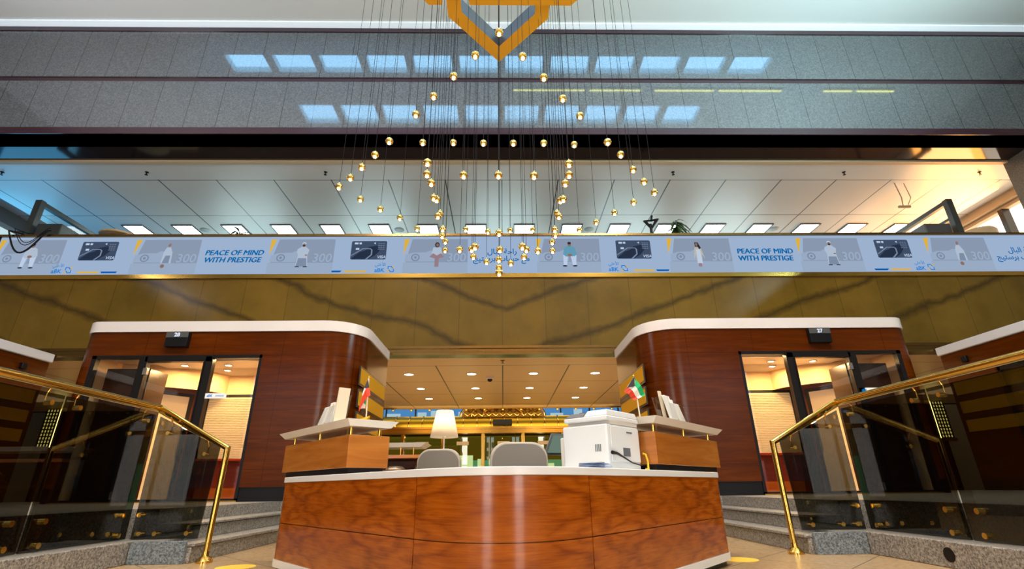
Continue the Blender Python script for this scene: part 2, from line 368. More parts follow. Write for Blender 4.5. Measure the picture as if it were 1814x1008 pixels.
S(box('wall_left_upper', -16.2, -16, -8, 10.9, 9.0, CZ+.4, 'pier_granite')); S(box('wall_right_upper', 16, 16.2, -8, 10.9, 9.0, CZ+.4, 'pier_granite'))
S(box('trim_15', -16.2, -14.2, -8, 10.36, 9.0, 9.15, 'soffit_black')); S(box('trim_16', 14.2, 16.2, -8, 10.36, 9.0, 9.15, 'soffit_black'))
# entrance wall behind the camera with tall windows
S(box('wall_back_upper', -16.2, 16.2, -8.2, -8, 9.15, CZ+.4, 'hall_white'))
bw = MB(); wx = [(-13, -7.4), (-6.2, -3.5), (-1.6, -.9), (.9, 1.6), (3.5, 6.2), (7.4, 13)]
e = -14.2
for a_, b_ in wx: bw.box(e, a_, -8.2, -7.9, 0, 9.15); bw.box(a_, b_, -8.2, -7.9, 6.2, 9.15); bw.box(a_, b_, -8.2, -7.9, 0, .2); e = b_
bw.box(e, 14.2, -8.2, -7.9, 0, 9.15); S(bw.build('wall_back', 'kiosk_wood', smooth=False))
for i, (a_, b_) in enumerate(wx):
    r = S(MB().box(a_, b_, -8.06, -8.04, .2, 6.2).build('window_%d' % (i+3), 'door_sky' if i in (1, 4) else 'street_view', smooth=False))
    f_ = MB(); f_.box(a_, b_, -8.02, -7.94, 2.6, 2.75); f_.box((a_+b_)/2-.05, (a_+b_)/2+.05, -8.02, -7.94, .2, 6.2); f_.build('window_frame', 'black_frame', r, smooth=False)
# ------------------------------------------------------------------ upper office behind the balcony
S(box('floor_upper', -16, 16, 11.75, 22, 5.25, 5.6, 'office_floor'))
S(box('ceiling_upper', -16, 16, 11.54, 22, 9.0, 9.2, 'upper_ceiling'))
S(box('wall_upper_back', -16, 16, 21.8, 22, 5.6, 9.0, 'cream'))
# side windows of the office
S(box('window_9', -16.1, -16.05, 11.6, 21.8, 5.6, 8.55, 'office_blue')); S(box('trim_6', -16.04, -15.7, 11.6, 21.8, 8.55, 9.0, 'dark_grey'))
S(box('window_10', -16.04, -16.02, 11.6, 21.8, 8.3, 8.55, 'office_frost'))
S(box('window_11', 16.05, 16.1, 11.6, 21.8, 5.6, 8.62, 'office_sun'))
b = MB(); b.box(15.85, 16.04, 11.6, 21.8, 8.62, 9.0); b.box(15.7, 15.84, 11.6, 21.8, 8.75, 9.0); S(b.build('trim_7', 'beige', smooth=False))
b = MB(); b.box(15.75, 16.0, 13.45, 13.6, 5.6, 8.62); b.box(15.75, 16.0, 17.4, 17.55, 5.6, 8.62); S(b.build('trim_8', 'black_frame', smooth=False))
S(box('trim_9', 14.2, 16.1, 11.46, 11.6, 0, 9.0, 'pier_granite')); S(box('trim_10', -16.1, -14.2, 11.46, 11.6, 0, 9.0, 'pier_granite'))
for i in range(-8, 9):
    side = 'centre' if i == 0 else ('left' if i < 0 else 'right')
    xc = i*1.655 - .04; lab = 'bright ceiling light panel of the upper office, ' + ('in the middle of its row' if i == 0 else '%s to the %s of the middle one' % (ORD[abs(i)-1], side))
    r = thing('ceiling_light', lab, 'ceiling light', (xc+.8, 15.5, 8.98), 'light panels in the upper office ceiling')
    cx = xc + .8
    f_ = MB(); f_.box(cx-.36, cx+.36, 15.05, 15.1, 8.97, 8.999); f_.box(cx-.36, cx+.36, 16.25, 16.3, 8.97, 8.999); f_.box(cx-.36, cx-.32, 15.1, 16.25, 8.97, 8.999); f_.box(cx+.32, cx+.36, 15.1, 16.25, 8.97, 8.999); f_.build('frame', 'dark_grey', r, smooth=False)
    box('diffuser', cx-.32, cx+.32, 15.1, 16.25, 8.985, 8.999, 'troffer', r)
for x, n in ((-14, 'far left'), (-10, 'left of the second ceiling joint'), (-5, 'left of the hanging globes'), (4.92, 'right of the hanging globes'), (9.9, 'right'), (13.9, 'far right')):
    b = MB(); b.lathe([(.05, 0), (.05, -.01), (.015, -.02), (.015, -.07), (.04, -.08), (.04, -.09)], (x, 12.02, 8.999), 12)
    tag(b.build('sprinkler', 'black'), 'small black sprinkler on the office ceiling edge, ' + n, 'sprinkler', 'sprinklers on the office ceiling edge')
for x, n in ((-10.24, 'left of the plant'), (-3.57, 'left of the hanging globes'), (3.04, 'right of the hanging globes'), (9.6, 'near the right windows')):
    b = MB(); b.lathe([(.0, -.03), (.1, -.03), (.16, -.012), (.17, 0)], (x, 15.44, 8.999), 20); tag(b.build('ceiling_vent', 'grille'), 'round grey vent among the office light panels, ' + n, 'vent', 'round ceiling vents')

# ------------------------------------------------------------------ balcony front
FY = 11.5
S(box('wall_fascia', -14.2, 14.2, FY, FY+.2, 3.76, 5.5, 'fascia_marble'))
b = MB(); b.box(-14.2, 14.2, FY-.05, FY+.2, 5.5, 5.56); b.box(-14.2, 14.2, FY-.02, FY+.2, 5.56, 5.62); S(b.build('trim_11', 'brass', smooth=False))
b = MB(); b.box(-14.2, 14.2, FY-.02, FY+.2, 3.7, 3.76); b.box(-14.2, 14.2, FY+.02, FY+.22, 3.62, 3.7); b.box(-14.2, 14.2, FY-.04, FY+.3, 3.54, 3.6); S(b.build('trim_12', 'bronze', smooth=False))
S(box('trim_13', -14.2, 14.2, FY-.06, FY+.12, 6.66, 6.72, 'bronze'))
S(box('wall_parapet', -14.2, 14.2, FY+.06, FY+.2, 5.5, 6.66, 'dark_grey'))
TW = 1.69; Z0, Z1 = 5.62, 6.66; SY = FY - .0
def scr_poly(b, mat, pts, x0, layer):   # pts in tile units: u 0..1 across, v 0..1 up
    b.mat(mat); y = SY - .004 - layer*.0015
    b.poly([(x0 + u*TW, y, Z0 + v*(Z1-Z0)) for u, v in pts])
def ell(cu, cv, ru, rv, n=16): return [(cu+ru*math.cos(2*PI*i/n), cv+rv*math.sin(2*PI*i/n)) for i in range(n)]
def rect(a, b_, c, d): return [(a, c), (b_, c), (b_, d), (a, d)]
def figure(r, x0, kind):
    b = MB(); A = lambda m_, p_, l=3: scr_poly(b, m_, p_, x0, l)
    cu = .52
    if kind in ('seated_blue', 'seated_white'):
        top = 'scr_teal' if kind == 'seated_blue' else 'scr_cloth'
        A('scr_shade', rect(cu-.09, cu-.06, .2, .48)); A('scr_shade', rect(cu+.04, cu+.07, .2, .48))
        A('scr_white', [(cu-.1, .48), (cu-.1, .2), (cu-.05, .2), (cu-.03, .46), (cu+.01, .46), (cu+.04, .2), (cu+.09, .2), (cu+.1, .48), (cu+.06, .54), (cu-.06, .54)], 4)
        A(top, [(cu-.1, .5), (cu-.08, .68), (cu-.03, .73), (cu+.03, .73), (cu+.08, .68), (cu+.11, .5), (cu+.07, .45), (cu-.06, .44)], 5)
        A('scr_skin', ell(cu, .48, .035, .035), 6); A('scr_skin', ell(cu, .77, .026, .055), 6); A('scr_dark', ell(cu, .805, .028, .035), 7)
        A('scr_dark', ell(cu-.08, .19, .035, .02), 6); A('scr_dark', ell(cu+.07, .19, .035, .02), 6)
    elif kind == 'standing_robe':
        A('scr_cloth', [(cu-.09, .2), (cu-.07, .5), (cu-.09, .58), (cu-.09, .66), (cu-.03, .73), (cu+.03, .73), (cu+.09, .64), (cu+.07, .5), (cu+.09, .2)], 4)
        A('scr_shade', [(cu-.08, .2), (cu-.06, .42), (cu+.06, .42), (cu+.08, .2)], 5)
        A('scr_skin', ell(cu, .77, .024, .05), 6); A('scr_white', ell(cu, .81, .03, .04), 5); A('scr_dark', ell(cu, .755, .02, .022), 7); A('scr_dark', rect(cu-.09, cu-.03, .18, .205), 6); A('scr_dark', rect(cu+.03, cu+.09, .18, .205), 6)
        A('scr_skin', ell(cu+.05, .5, .02, .018), 6)
    elif kind == 'seated_dress':
        A('scr_cloth', [(cu-.08, .52), (cu-.06, .7), (cu+.06, .7), (cu+.08, .52), (cu+.07, .42), (cu-.07, .42)], 4)
        A('scr_pink', [(cu-.11, .44), (cu-.06, .54), (cu, .48), (cu+.06, .54), (cu+.11, .44), (cu+.03, .4), (cu+.03, .18), (cu-.03, .18), (cu-.03, .4)], 5)
        A('scr_dark', ell(cu, .77, .035, .07), 5); A('scr_skin', ell(cu+.003, .765, .02, .045), 6)
    elif kind == 'standing_dress':
        cu -= .05
        A('scr_cream', [(cu-.07, .36), (cu-.04, .68), (cu+.05, .68), (cu+.1, .36), (cu+.06, .5), (cu+.05, .24), (cu-.03, .24), (cu-.03, .5)], 4)
        A('scr_white', [(cu-.02, .24), (cu-.02, .62), (cu+.04, .62), (cu+.05, .24)], 5); A('scr_pink', rect(cu-.015, cu+.035, .16, .25), 6)
        A('scr_dark', [(cu-.03, .82), (cu+.02, .82), (cu+.06, .66), (cu+.03, .63), (cu+.01, .7), (cu-.03, .7)], 5); A('scr_skin', ell(cu-.005, .76, .018, .045), 6)
    else:   # red head-cloth, sitting cross-legged
        A('scr_cloth', [(cu-.07, .3), (cu-.06, .6), (cu-.03, .72), (cu+.03, .72), (cu+.07, .58), (cu+.08, .3)], 4); A('scr_shade', [(cu-.05, .3), (cu-.02, .5), (cu+.05, .5), (cu+.05, .3)], 5)
        A('scr_pink', ell(cu+.01, .79, .022, .045), 5); A('scr_skin', ell(cu, .77, .016, .035), 6); A('scr_skin', ell(cu-.03, .22, .03, .05), 6)
    b.build('figure_picture', None, r, smooth=False)
def tile(k, kind, what):
    x0 = (k-.5)*TW + .01; x1 = x0 + TW - .02
    pos = 'behind the lowest globes' if k == 0 else '%s %s of the centre one' % (ORD[abs(k)-1], 'right' if k > 0 else 'left')
    r = thing('display_screen', what + ', ' + pos, 'screen', ((x0+x1)/2, SY, Z0), 'row of display screens on the balcony front')
    box('panel', x0-.01, x1+.01, SY-.003, SY+.03, Z0, Z1, 'scr_bg', r)
    x0 -= .01
    if kind == 'en':
        sh_ = .18 if k < 0 else .0
        text_obj('lettering', 'PEACE OF MIND', .2, x0+.5*TW, SY-.012, Z0+.585, 'scr_text', r, sh_, 0, bold2=.016)
        text_obj('lettering', 'WITH PRESTIGE', .2, x0+.49*TW, SY-.012, Z0+.385, 'scr_text', r, sh_, 0, bold2=.016)
    elif kind == 'ar':
        l1 = '\ufedd\ufe8e\ufe92\ufedf\ufe8d \ufe94\ufea3\ufe8d\ufead'; l2 = '\ufe9e\ufef4\ufe98\ufeb3\ufeae\ufe91 \ufe8f\ufe8e\ufeb4\ufea3 \ufeca\ufee3'
        text_obj('lettering', l1, .2, x0+.5*TW, SY-.012, Z0+.6, 'scr_text', r, 0, .004); text_obj('lettering', l2, .2, x0+.49*TW, SY-.012, Z0+.4, 'scr_text', r, 0, .004)
    elif kind == 'card':
        b = MB(); A = lambda m_, p_, l=1: scr_poly(b, m_, p_, x0, l)
        A('scr_card', [(.23, .4), (.25, .38), (.74, .38), (.76, .4), (.76, .86), (.74, .88), (.25, .88), (.23, .86)])
        A('scr_card2', [(.25, .39), (.25, .42), (.36, .58), (.44, .62), (.5, .72), (.62, .76), (.66, .62), (.6, .5), (.5, .39)], 2)
        A('scr_grey', [(.24, .5), (.4, .68), (.52, .68), (.55, .64), (.55, .5), (.48, .39), (.45, .39), (.53, .51), (.53, .63), (.515, .66), (.41, .66), (.24, .475)], 3)
        A('scr_white', rect(.3, .35, .64, .69), 3)
        for j in range(4):
            for i in range(3): A('scr_grey', rect(.63+i*.035, .655+i*.035, .8-j*.05, .815-j*.05), 3)
        A('scr_white', [(.56, .82), (.59, .845), (.59, .79)], 3); A('scr_white', rect(.275, .33, .79, .84), 3); A('scr_white', rect(.345, .38, .79, .84), 3)
        U = {-6: (-.1, .28, .6, .62, .86), 2: (.08, .46, .78, .8, 1.), -2: (.6, .16, .5, -.06, .13), 6: (.74, .36, .68, .11, .34)}[k]
        bar = lambda u0_, u1_: [(u0_+.015, .045), (u1_-.015 if k in (-6, 2) else u1_-.03, .045), (u1_, .09), (u0_, .09)]
        yl, bl = bar(U[1], U[2]), bar(U[3], U[4])
        A('scr_yel', yl); A('scr_blue', bl)
        b.build('card_picture', None, r, smooth=False)
        text_obj('lettering', 'VISA', .11, x0+.69*TW, SY-.012, Z0+.46, 'scr_white', r, .25, .002)
        lx = x0 + U[0]*TW + .14
        text_obj('logo_lettering', 'aBK', .15, lx, SY-.012, Z0+.095, 'scr_logo', r, 0, .003); text_obj('logo_lettering', '\ufef2\ufee0\ufeeb\ufef7\ufe8d', .11, lx+.01, SY-.012, Z0+.25, 'scr_logo', r, 0, .001)
        b = MB(); cx, cz, q = lx+.28, Z0+.13, .07; y = SY-.01
        def strip(pts, m_):
            b.mat(m_)
            for (u0, v0), (u1, v1) in zip(pts, pts[1:]):
                d = Vector((u1-u0, v1-v0)).normalized()*.011; n_ = Vector((-d.y, d.x))
                b.poly([(cx+u0*q-n_.x-d.x, y, cz+v0*q-n_.y-d.y), (cx+u1*q-n_.x+d.x, y, cz+v1*q-n_.y+d.y), (cx+u1*q+n_.x+d.x, y, cz+v1*q+n_.y+d.y), (cx+u0*q+n_.x-d.x, y, cz+v0*q+n_.y-d.y)])
        strip([(-1, .1), (-1, 1), (.1, 1), (.6, .4)], 'scr_logo'); strip([(1, -.1), (1, -1), (-.1, -1), (-.6, -.4)], 'scr_logo')
        strip([(.5, 1), (1, 1), (1, .4)], 'scr_yel'); strip([(-.5, -1), (-1, -1), (-1, -.4)], 'scr_yel'); b.build('logo_emblem', None, r, smooth=False)
    else:
        b = MB(); A = lambda m_, p_, l=1: scr_poly(b, m_, p_, x0, l)
        A('scr_pic', [(0.02, .02), (.98, .02), (.98, .93), (.14, .93)] if k < 8 else rect(0, 1, 0, .93)); A('scr_pic_floor', rect(.02, .98, .02, .3), 2)
        A('scr_yel', [(.02, .93), (.1, .93), (.02, .5)], 2)
        A('scr_pic_floor', [(.04, .32), (.05, .5), (.16, .56), (.36, .57), (.42, .62), (.5, .6), (.5, .32)], 2)
        A('scr_grey', ell(.2, .43, .065, .1), 3); A('scr_pic_floor', ell(.2, .43, .045, .07), 4); A('scr_grey', ell(.2, .43, .02, .035), 5)
        b.build('picture', None, r, smooth=False)
        text_obj('picture_lettering', '300', .33, x0+.8*TW, SY-.009, Z0+.42, 'scr_emboss', r, .1, .01); text_obj('picture_lettering', '300', .33, x0+.8*TW+.012, SY-.0105, Z0+.43, 'scr_pic_floor', r, .1, .006)
        figure(r, x0, kind)
LT = 'display with '
tile(0, 'ar', LT+'blue Arabic lettering'); tile(1, 'seated_blue', LT+'seated man in light blue shirt'); tile(2, 'card', LT+'dark bank card picture and logo')
tile(3, 'standing_dress', LT+'standing woman in cream and white'); tile(4, 'en', LT+'words PEACE OF MIND WITH PRESTIGE'); tile(5, 'standing_robe', LT+'man in white robe')
tile(6, 'card', LT+'dark bank card picture and logo'); tile(7, 'cross', LT+'seated white-robed figure'); tile(8, 'ar', LT+'blue Arabic lettering')
tile(-1, 'seated_dress', LT+'seated dark-haired woman'); tile(-2, 'card', LT+'dark bank card picture and logo'); tile(-3, 'standing_robe', LT+'bearded man in white robe')
tile(-4, 'en', LT+'words PEACE OF MIND WITH PRESTIGE'); tile(-5, 'cross', LT+'white-robed figure'); tile(-6, 'card', LT+'dark bank card picture and logo'); tile(-7, 'seated_white', LT+'seated man in white')

# things on the upper floor seen over the balcony
def partition(s, lab):
    r = thing('glass_partition', lab, 'partition', (s*12.6, 12.2, 5.6))
    f_ = MB(); f_.box(s*12.85, s*12.68, 12.1, 12.25, 5.6, 8.15); f_.box(s*12.77-.06, s*12.77+.06, 12.25, 16.2, 8.03, 8.15); f_.box(s*12.77-.05, s*12.77+.05, 16.1, 16.2, 5.6, 8.1); f_.box(s*12.77-.04, s*12.77+.04, 12.25, 16.2, 7.55, 7.63); f_.box(s*12.77-.03, s*12.77+.03, 14.6, 14.66, 5.6, 8.1); f_.build('frame', 'monitor_grey', r, smooth=False)
    MB().box(s*12.77-.01, s*12.77+.01, 12.25, 16.1, 5.6, 8.05).build('pane', 'clear_glass', r)
partition(-1, 'dark framed glass office partition by the left windows'); partition(1, 'dark framed glass office partition by the bright right windows')
b = MB(); b.box(-12.6, -11.95, 12.15, 12.75, 5.62, 7.43); tag(b.build('equipment_cabinet', 'monitor_grey', bev=.02), 'black equipment cabinet behind the balcony in front of the left glass partition', 'cabinet')
b = MB(); b.box(11.84, 12.58, 12.15, 12.75, 5.62, 7.38); tag(b.build('equipment_cabinet', 'dark_grey', bev=.02), 'grey cabinet behind the balcony in front of the right glass partition', 'cabinet')
b = MB(); b.box(-11.1, -9.6, 12.6, 13.2, 5.62, 7.36); b.lathe([(.0, .16), (.3, .14), (.5, .06), (.52, 0)], (-10.9, 12.9, 7.36), 16); tag(b.build('printer', 'beige', bev=.03), 'pale machine top just showing over the balcony beside the left partition', 'machine')
b = MB(); b.lathe([(.0, 0), (.3, .02), (.34, .5), (.42, 1.3), (.44, 1.62), (.4, 1.68), (.36, 1.62), (0, 1.4)], (13.62, 12.5, 5.6), 20)
tag(b.build('armchair', 'beige'), 'beige curved chair back showing over the balcony by the right windows', 'chair')
def plant(x, y, z, h, spread, n, lab, mat, seed):
    rnd = random.Random(seed); r = thing('potted_plant', lab, 'plant', (x, y, 5.6))
    b = MB(); b.lathe([(.14, 0), (.2, .38), (.22, .4), (.19, .4), (.0, .36)], (x, y, 5.6), 16); b.build('pot', 'dark_grey', r)
    b = MB(); b.tube([(x, y, 5.95), (x+.02, y, z-h*.6), (x, y, z-h*.1)], .015, 6); b.build('stem', 'leaf2', r)
    b = MB()
    for i in range(n):
        a = rnd.uniform(0, 2*PI); L = spread*rnd.uniform(.6, 1.1); e = rnd.uniform(-.3, .9); w_ = .03*rnd.uniform(.8, 1.6)
        p0 = Vector((x, y, z - h*rnd.uniform(.1, .7))); d = Vector((math.cos(a), math.sin(a), 0)); sd = Vector((-d.y, d.x, 0))
        pts = [p0 + d*L*t + Vector((0, 0, L*(e*t - 1.1*t*t))) for t in (0, .3, .6, .85, 1)]; ws = [.3, 1, 1, .6, .05]
        for j in range(4): b.poly([pts[j]-sd*w_*ws[j], pts[j+1]-sd*w_*ws[j+1], pts[j+1]+sd*w_*ws[j+1], pts[j]+sd*w_*ws[j]])
    b.build('foliage', mat, r)
plant(-7.5, 12.8, 7.55, .5, .6, 26, 'leafy plant just showing over the balcony left of the lit figure display', 'leaf', 1)
plant(5.02, 12.6, 7.8, .6, .4, 34, 'drooping green plant standing up behind the balcony right of the globes', 'leaf2', 2)
r = thing('video_stand', 'black forked stand behind the balcony beside the drooping plant', 'stand', (4.3, 12.6, 5.6))
b = MB(); b.cyl((4.27, 12.6, 5.6), (4.27, 12.6, 7.62), .04); b.build('pole', 'black', r)
b = MB(); b.tube([(4.27, 12.6, 7.5), (4.12, 12.6, 7.72), (4.3, 12.6, 7.74), (4.48, 12.6, 7.78), (4.3, 12.6, 7.5)], .03, 8); b.cyl((4.3, 12.6, 7.72), (4.34, 12.6, 7.9), .03); b.build('fork', 'black', r)
b = MB()
for k_, (a_, dz) in enumerate(((-12.45, 0), (-12.3, .05), (-12.2, -.04))):
    pts = []
    for i in range(16):
        t_ = i/15; pts.append((a_+1.05*t_*(1-.15*k_), FY-.12-.02*k_, 6.8 + dz - (.62-.15*k_)*math.sin(PI*min(1, t_*1.1)) ))
    b.tube([(a_, 11.75, 6.9)] + pts, .022 if k_ == 0 else .009, 6)
tag(b.build('hanging_cables', 'wire'), 'tangle of dark cables drooping over the balcony edge in front of the left display', 'cable')
b = MB(); b.tube([(11.82, 12.6, 8.998), (11.88, 12.6, 8.5), (11.84, 12.6, 8.2)], .015, 6); b.tube([(12.1, 12.6, 8.998), (12.16, 12.6, 8.5), (12.0, 12.6, 8.25)], .012, 6); b.box(11.7, 12.05, 12.57, 12.63, 8.16, 8.22)
tag(b.build('ceiling_bracket', 'beige'), 'loose bracket hanging on two wires from the office ceiling near the right windows', 'bracket')

# ------------------------------------------------------------------ lower lobby
S(box('ceiling_lobby', -20, 20, 11.75, 20.9, 3.7, 3.9, 'lobby_ceiling'))
S(box('wall_lobby_left', -20.2, -20, 11.6, 23.2, 0, 5.2, 'cream')); S(box('wall_lobby_right', 20, 20.2, 11.6, 23.2, 0, 5.2, 'cream'))
for r_, yy in enumerate((14.35, 16.6, 18.6)):
    for i, xx in enumerate((-2.7, -.9, .89, 2.68)):
        t_ = thing('downlight', 'small round warm downlight, %s from the left in the %s row of the lobby ceiling' % (ORD[i], ('front', 'middle', 'back')[r_]), 'downlight', (xx, yy, 3.7), 'lobby ceiling downlights')
        MB().lathe([(.13, 0), (.16, 0), (.16, -.015), (.13, -.012)], (xx, yy, 3.7), 20, False).build('rim', 'white_trim', t_)
        MB().lathe([(0, -.004), (.13, -.006), (.13, -.001)], (xx, yy, 3.7), 20).build('lens', 'downlight', t_)
for xx in (-9, -3, 3, 9): area('lobby_fill', (xx, 15.5, 3.6), 3.5, 75, WARM, sy=5)  # broad unseen lights spreading the glow of the downlights
for xx in (-9, -3, 3, 9): area('lobby_fill', (xx, 15.5, 1.2), 4, 34, (1, .66, .34), (PI, 0, 0), 6)  # unseen upward lights added to warm the lobby ceiling
for sgn in (-1, 1):
    for i, xx in enumerate((8.9, 12)):
        pass
t_ = thing('security_camera', 'white dome security camera under the lobby ceiling', 'camera', (-.38, 14.8, 3.7))
MB().lathe([(.0, 0), (.12, 0), (.12, -.06), (.1, -.07), (0, -.07)], (-.38, 14.8, 3.7)).build('housing', 'white_trim', t_)
MB().lathe([(.075, -.07), (.07, -.11), (.04, -.14), (0, -.15)], (-.38, 14.8, 3.7)).build('dome', 'black', t_)
b = MB(); b.lathe([(.06, 0), (.06, -.01), (.015, -.02), (.015, -.06), (.05, -.07)], (0, 12.75, 3.7), 12); tag(b.build('sprinkler', 'bronze'), 'bronze sprinkler head at the front of the lobby ceiling', 'sprinkler')
# gilded revolving door front at the far end
S(box('wall_far', -20, 20, 23.1, 23.3, 0, 5.2, 'kiosk_wood'))
dr = S(thing('door_1', 'gilded glass door front', 'door', (0, 22, 0)), None); del dr['category']; dr['label'] = 'gilded entrance door front with cornice and glass doors'
b = MB(); prof = [(22.0 - .0, 3.5)] + [(22.0 - .35*math.sin(a), 3.02 + .46*math.cos(a)*.95) for a in [PI*.5*i/8 for i in range(9)]] + [(22.1, 3.02), (22.1, 3.5)]
b.hull([(-8, y, z) for y, z in prof], [(8, y, z) for y, z in prof]); b.build('cornice', 'gold_door', dr)
b = MB()
for i in range(-14, 15):
    xr = i*.57 + .05
    b.tube([(xr, 22.0 - .37*math.sin(a), 3.03 + .48*math.cos(a)*.95) for a in [PI*.5*j/8 for j in range(9)]], .035, 8)
b.build('cornice_ribs', 'gold', dr)
b = MB(); b.box(-8, 8, 21.6, 22.1, 2.93, 3.02); b.box(-8, 8, 21.68, 22.1, 2.8, 2.93); b.box(-8, 8, 21.64, 22.1, 2.76, 2.8); b.build('beam', 'brass', dr)
for i in range(-5, 5):
    xr = i*1.67 + .84 - .0
    MB().box(xr-.07, xr+.07, 21.7, 22.0, 0, 2.76).build('mullion', 'brass', dr, bev=.01)
MB().box(-8, 8, 21.84, 21.86, 0, 2.76).build('glass', 'door_glass', dr)
b = MB(); b.hull([(0+1.75*math.cos(PI*i/24), 21.9, 3.46+.75*math.sin(PI*i/24)) for i in range(25)], [(1.75*math.cos(PI*i/24), 21.93, 3.46+.75*math.sin(PI*i/24)) for i in range(25)]); b.build('crown_backing', 'gold_back', dr)
b = MB()   # fretwork crown
for i in range(-9, 10):
    for sg in (-1, 1):
        p0 = (i*.3, 21.78, 3.48); n_ = 8; pts = []
        for j in range(n_+1):
            u = j/n_; x_ = i*.3 + sg*u*1.3; zc = 3.48 + .95*u
            lim = 3.46 + .8*math.sqrt(max(0, 1-(x_/1.8)**2)) if abs(x_) < 1.8 else 0
            if zc > lim + .01: break
            pts.append((x_, 21.8 + .02*sg, zc))
        if len(pts) > 1: b.tube(pts, .03, 6)
for q_ in (1, .75, .5): b.tube([(1.8*q_*math.cos(PI*i/30), 21.8, 3.46+.8*q_*math.sin(PI*i/30)) for i in range(31)], .045, 8)
b.build('fretwork_crown', 'gold', dr)
S(box('trim_14', -20, 20, 20.9, 21.0, 3.66, 5.2, 'bronze'))
b = MB()
for i in range(-12, 13): b.lathe([(0, .03), (.05, .0), (.05, -.05), (0, -.07)], (i*.75, 20.95, 3.64), 8)
tag(b.build('ceiling_studs', 'gold'), 'row of small gold studs under the far edge of the lobby ceiling', 'stud')['kind'] = 'stuff'
# the glazed offices above and the street beyond the doors
wn = S(box('window_12', -8, 8, 23.0, 23.05, 3.1, 5.0, 'lobby_blue'))
b = MB()
for i in range(-6, 7): b.box(i*1.3-.03, i*1.3+.03, 22.9, 22.98, 3.1, 5)
b.box(-8, 8, 22.9, 22.98, 3.95, 4.0); b.build('window_frame', 'dark_grey', wn, smooth=False)
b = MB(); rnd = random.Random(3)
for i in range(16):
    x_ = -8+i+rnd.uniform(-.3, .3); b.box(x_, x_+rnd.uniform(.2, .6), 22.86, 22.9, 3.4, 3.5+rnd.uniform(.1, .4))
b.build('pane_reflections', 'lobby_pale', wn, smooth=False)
wn = S(box('window_13', -8, 8, 22.9, 22.95, 0, 2.76, 'street_olive'))
MB().box(-8, 8, 22.87, 22.9, 0, 1.75).build('street_shade', 'street_teal', wn, smooth=False)
b = MB()
for x0_, x1_, z0_, z1_ in ((-2.3, -1.3, .3, 1.95), (-2.9, -2.5, .3, 1.5), (-1.1, -.95, .3, 1.8), (-.6, -.1, .3, 1.8), (-4.2, -3.7, .3, 1.4), (1.2, 2.2, .3, 1.6), (3, 4.2, .3, 1.7)): b.box(x0_, x1_, 22.8, 22.85, z0_, z1_)
b.build('bright_street', 'street_white', wn, smooth=False)
b = MB(); b.box(-.42, .38, 21.5, 21.6, 3.06, 3.3); tag(b.build('door_sensor', 'black', bev=.01), 'black sensor box on the middle of the gilded cornice', 'sensor')
for i, x_ in enumerate((-3.35, -1.68, 0.02, 1.7)):
    b = MB(); b.box(x_-.25, x_+.25, 21.78, 21.8, 2.3, 2.44); tag(b.build('door_notice', 'paper_warm'), 'small pale notice on the gilded doors, %s from the left' % ORD[i], 'notice', 'notices on the gilded doors')
for s_ in (-1, 1):  # one lattice of each pair stands for the other's reflection in the glass
    for j, (xa, xb) in enumerate(((17.1, 17.55), (16.1, 16.35))):
        r = thing('lattice_pair', 'yellow lit lattice seen through the %s glass balustrade, one of a panel and its modelled reflection, %s' % (('', 'right', 'left')[s_], 'outer one' if j == 0 else 'inner one'), 'window', (s_*(xa+xb)/2, 20, 2.2), 'lit lattice panels and their reflections')
        box('light_panel', s_*xa, s_*xb, 20, 20.05, 2.25, 3.65, 'lattice_light', r)
        b = MB(); n_ = 4 if j == 0 else 2
        for i in range(n_+1): x_ = s_*(xa+(xb-xa)*i/n_); b.box(x_-.016, x_+.016, 19.95, 19.99, 2.25, 3.65)
        for i in range(12): z_ = 2.25+1.4*i/11; b.box(s_*xa, s_*xb, 19.95, 19.99, z_-.02, z_+.02)
        b.build('lattice', 'black', r, smooth=False); box('frame', s_*(xa-.05), s_*(xb+.05), 19.9, 20.05, 2.12, 2.24, 'brass', r)

# ------------------------------------------------------------------ podiums, steps, curbs
PZ = .48
for s_, nm in ((-1, 'left'), (1, 'right')):
    S(MB().prism(mir([(3.02, 9.02), (13.9, 9.02), (13.9, 11.7), (2.6, 11.7), (2.6, 9.4)], s_), 0, PZ).build('floor_podium_'+nm, 'step_granite'))
    S(MB().prism(mir([(3.96, 1.0), (13.9, 1.0), (13.9, 9.02), (3.66, 9.02), (3.66, 5.9), (3.96, 5.9)], s_), 0, PZ).build('floor_walkway_'+nm, 'step_granite'))
    st = thing('stone_steps', 'grey granite steps rising to the kiosk on the %s of the desk' % nm, 'steps', (s_*3.3, 7.4, 0), 'granite steps')
    b = MB(); b.box(s_*3.06, s_*3.635, 5.56, 9.0, 0, .14); b.box(s_*3.03, s_*3.36, 5.56, 9.0, .145, .175); b.build('step', 'step_granite', st, bev=.006)
    b = MB(); b.box(s_*3.34, s_*3.66, 5.9, 9.0, .175, .305); b.box(s_*3.31, s_*3.66, 5.9, 9.0, .31, .335); b.build('step', 'step_granite', st, bev=.006)
    kb = thing('granite_curb', 'low granite curb under the %s glass balustrade' % nm, 'curb', (s_*3.7, 4, 0), 'granite curbs')
    MB().box(s_*3.36, s_*3.64, 5.53, 5.9, .18, .2).build('cap_stone', 'step_granite', kb); 
    MB().prism(mir([(3.64, 5.56), (3.64, 1.0), (3.94, 1.0), (3.94, 5.88), (3.64, 5.88)], s_), 0, .2).build('curb_stone', 'step_granite', kb, bev=.008)
    MB().box(s_*3.1, s_*3.63, 5.51, 5.555, 0, .2).build('end_stone', 'blue_granite', kb, bev=.004)
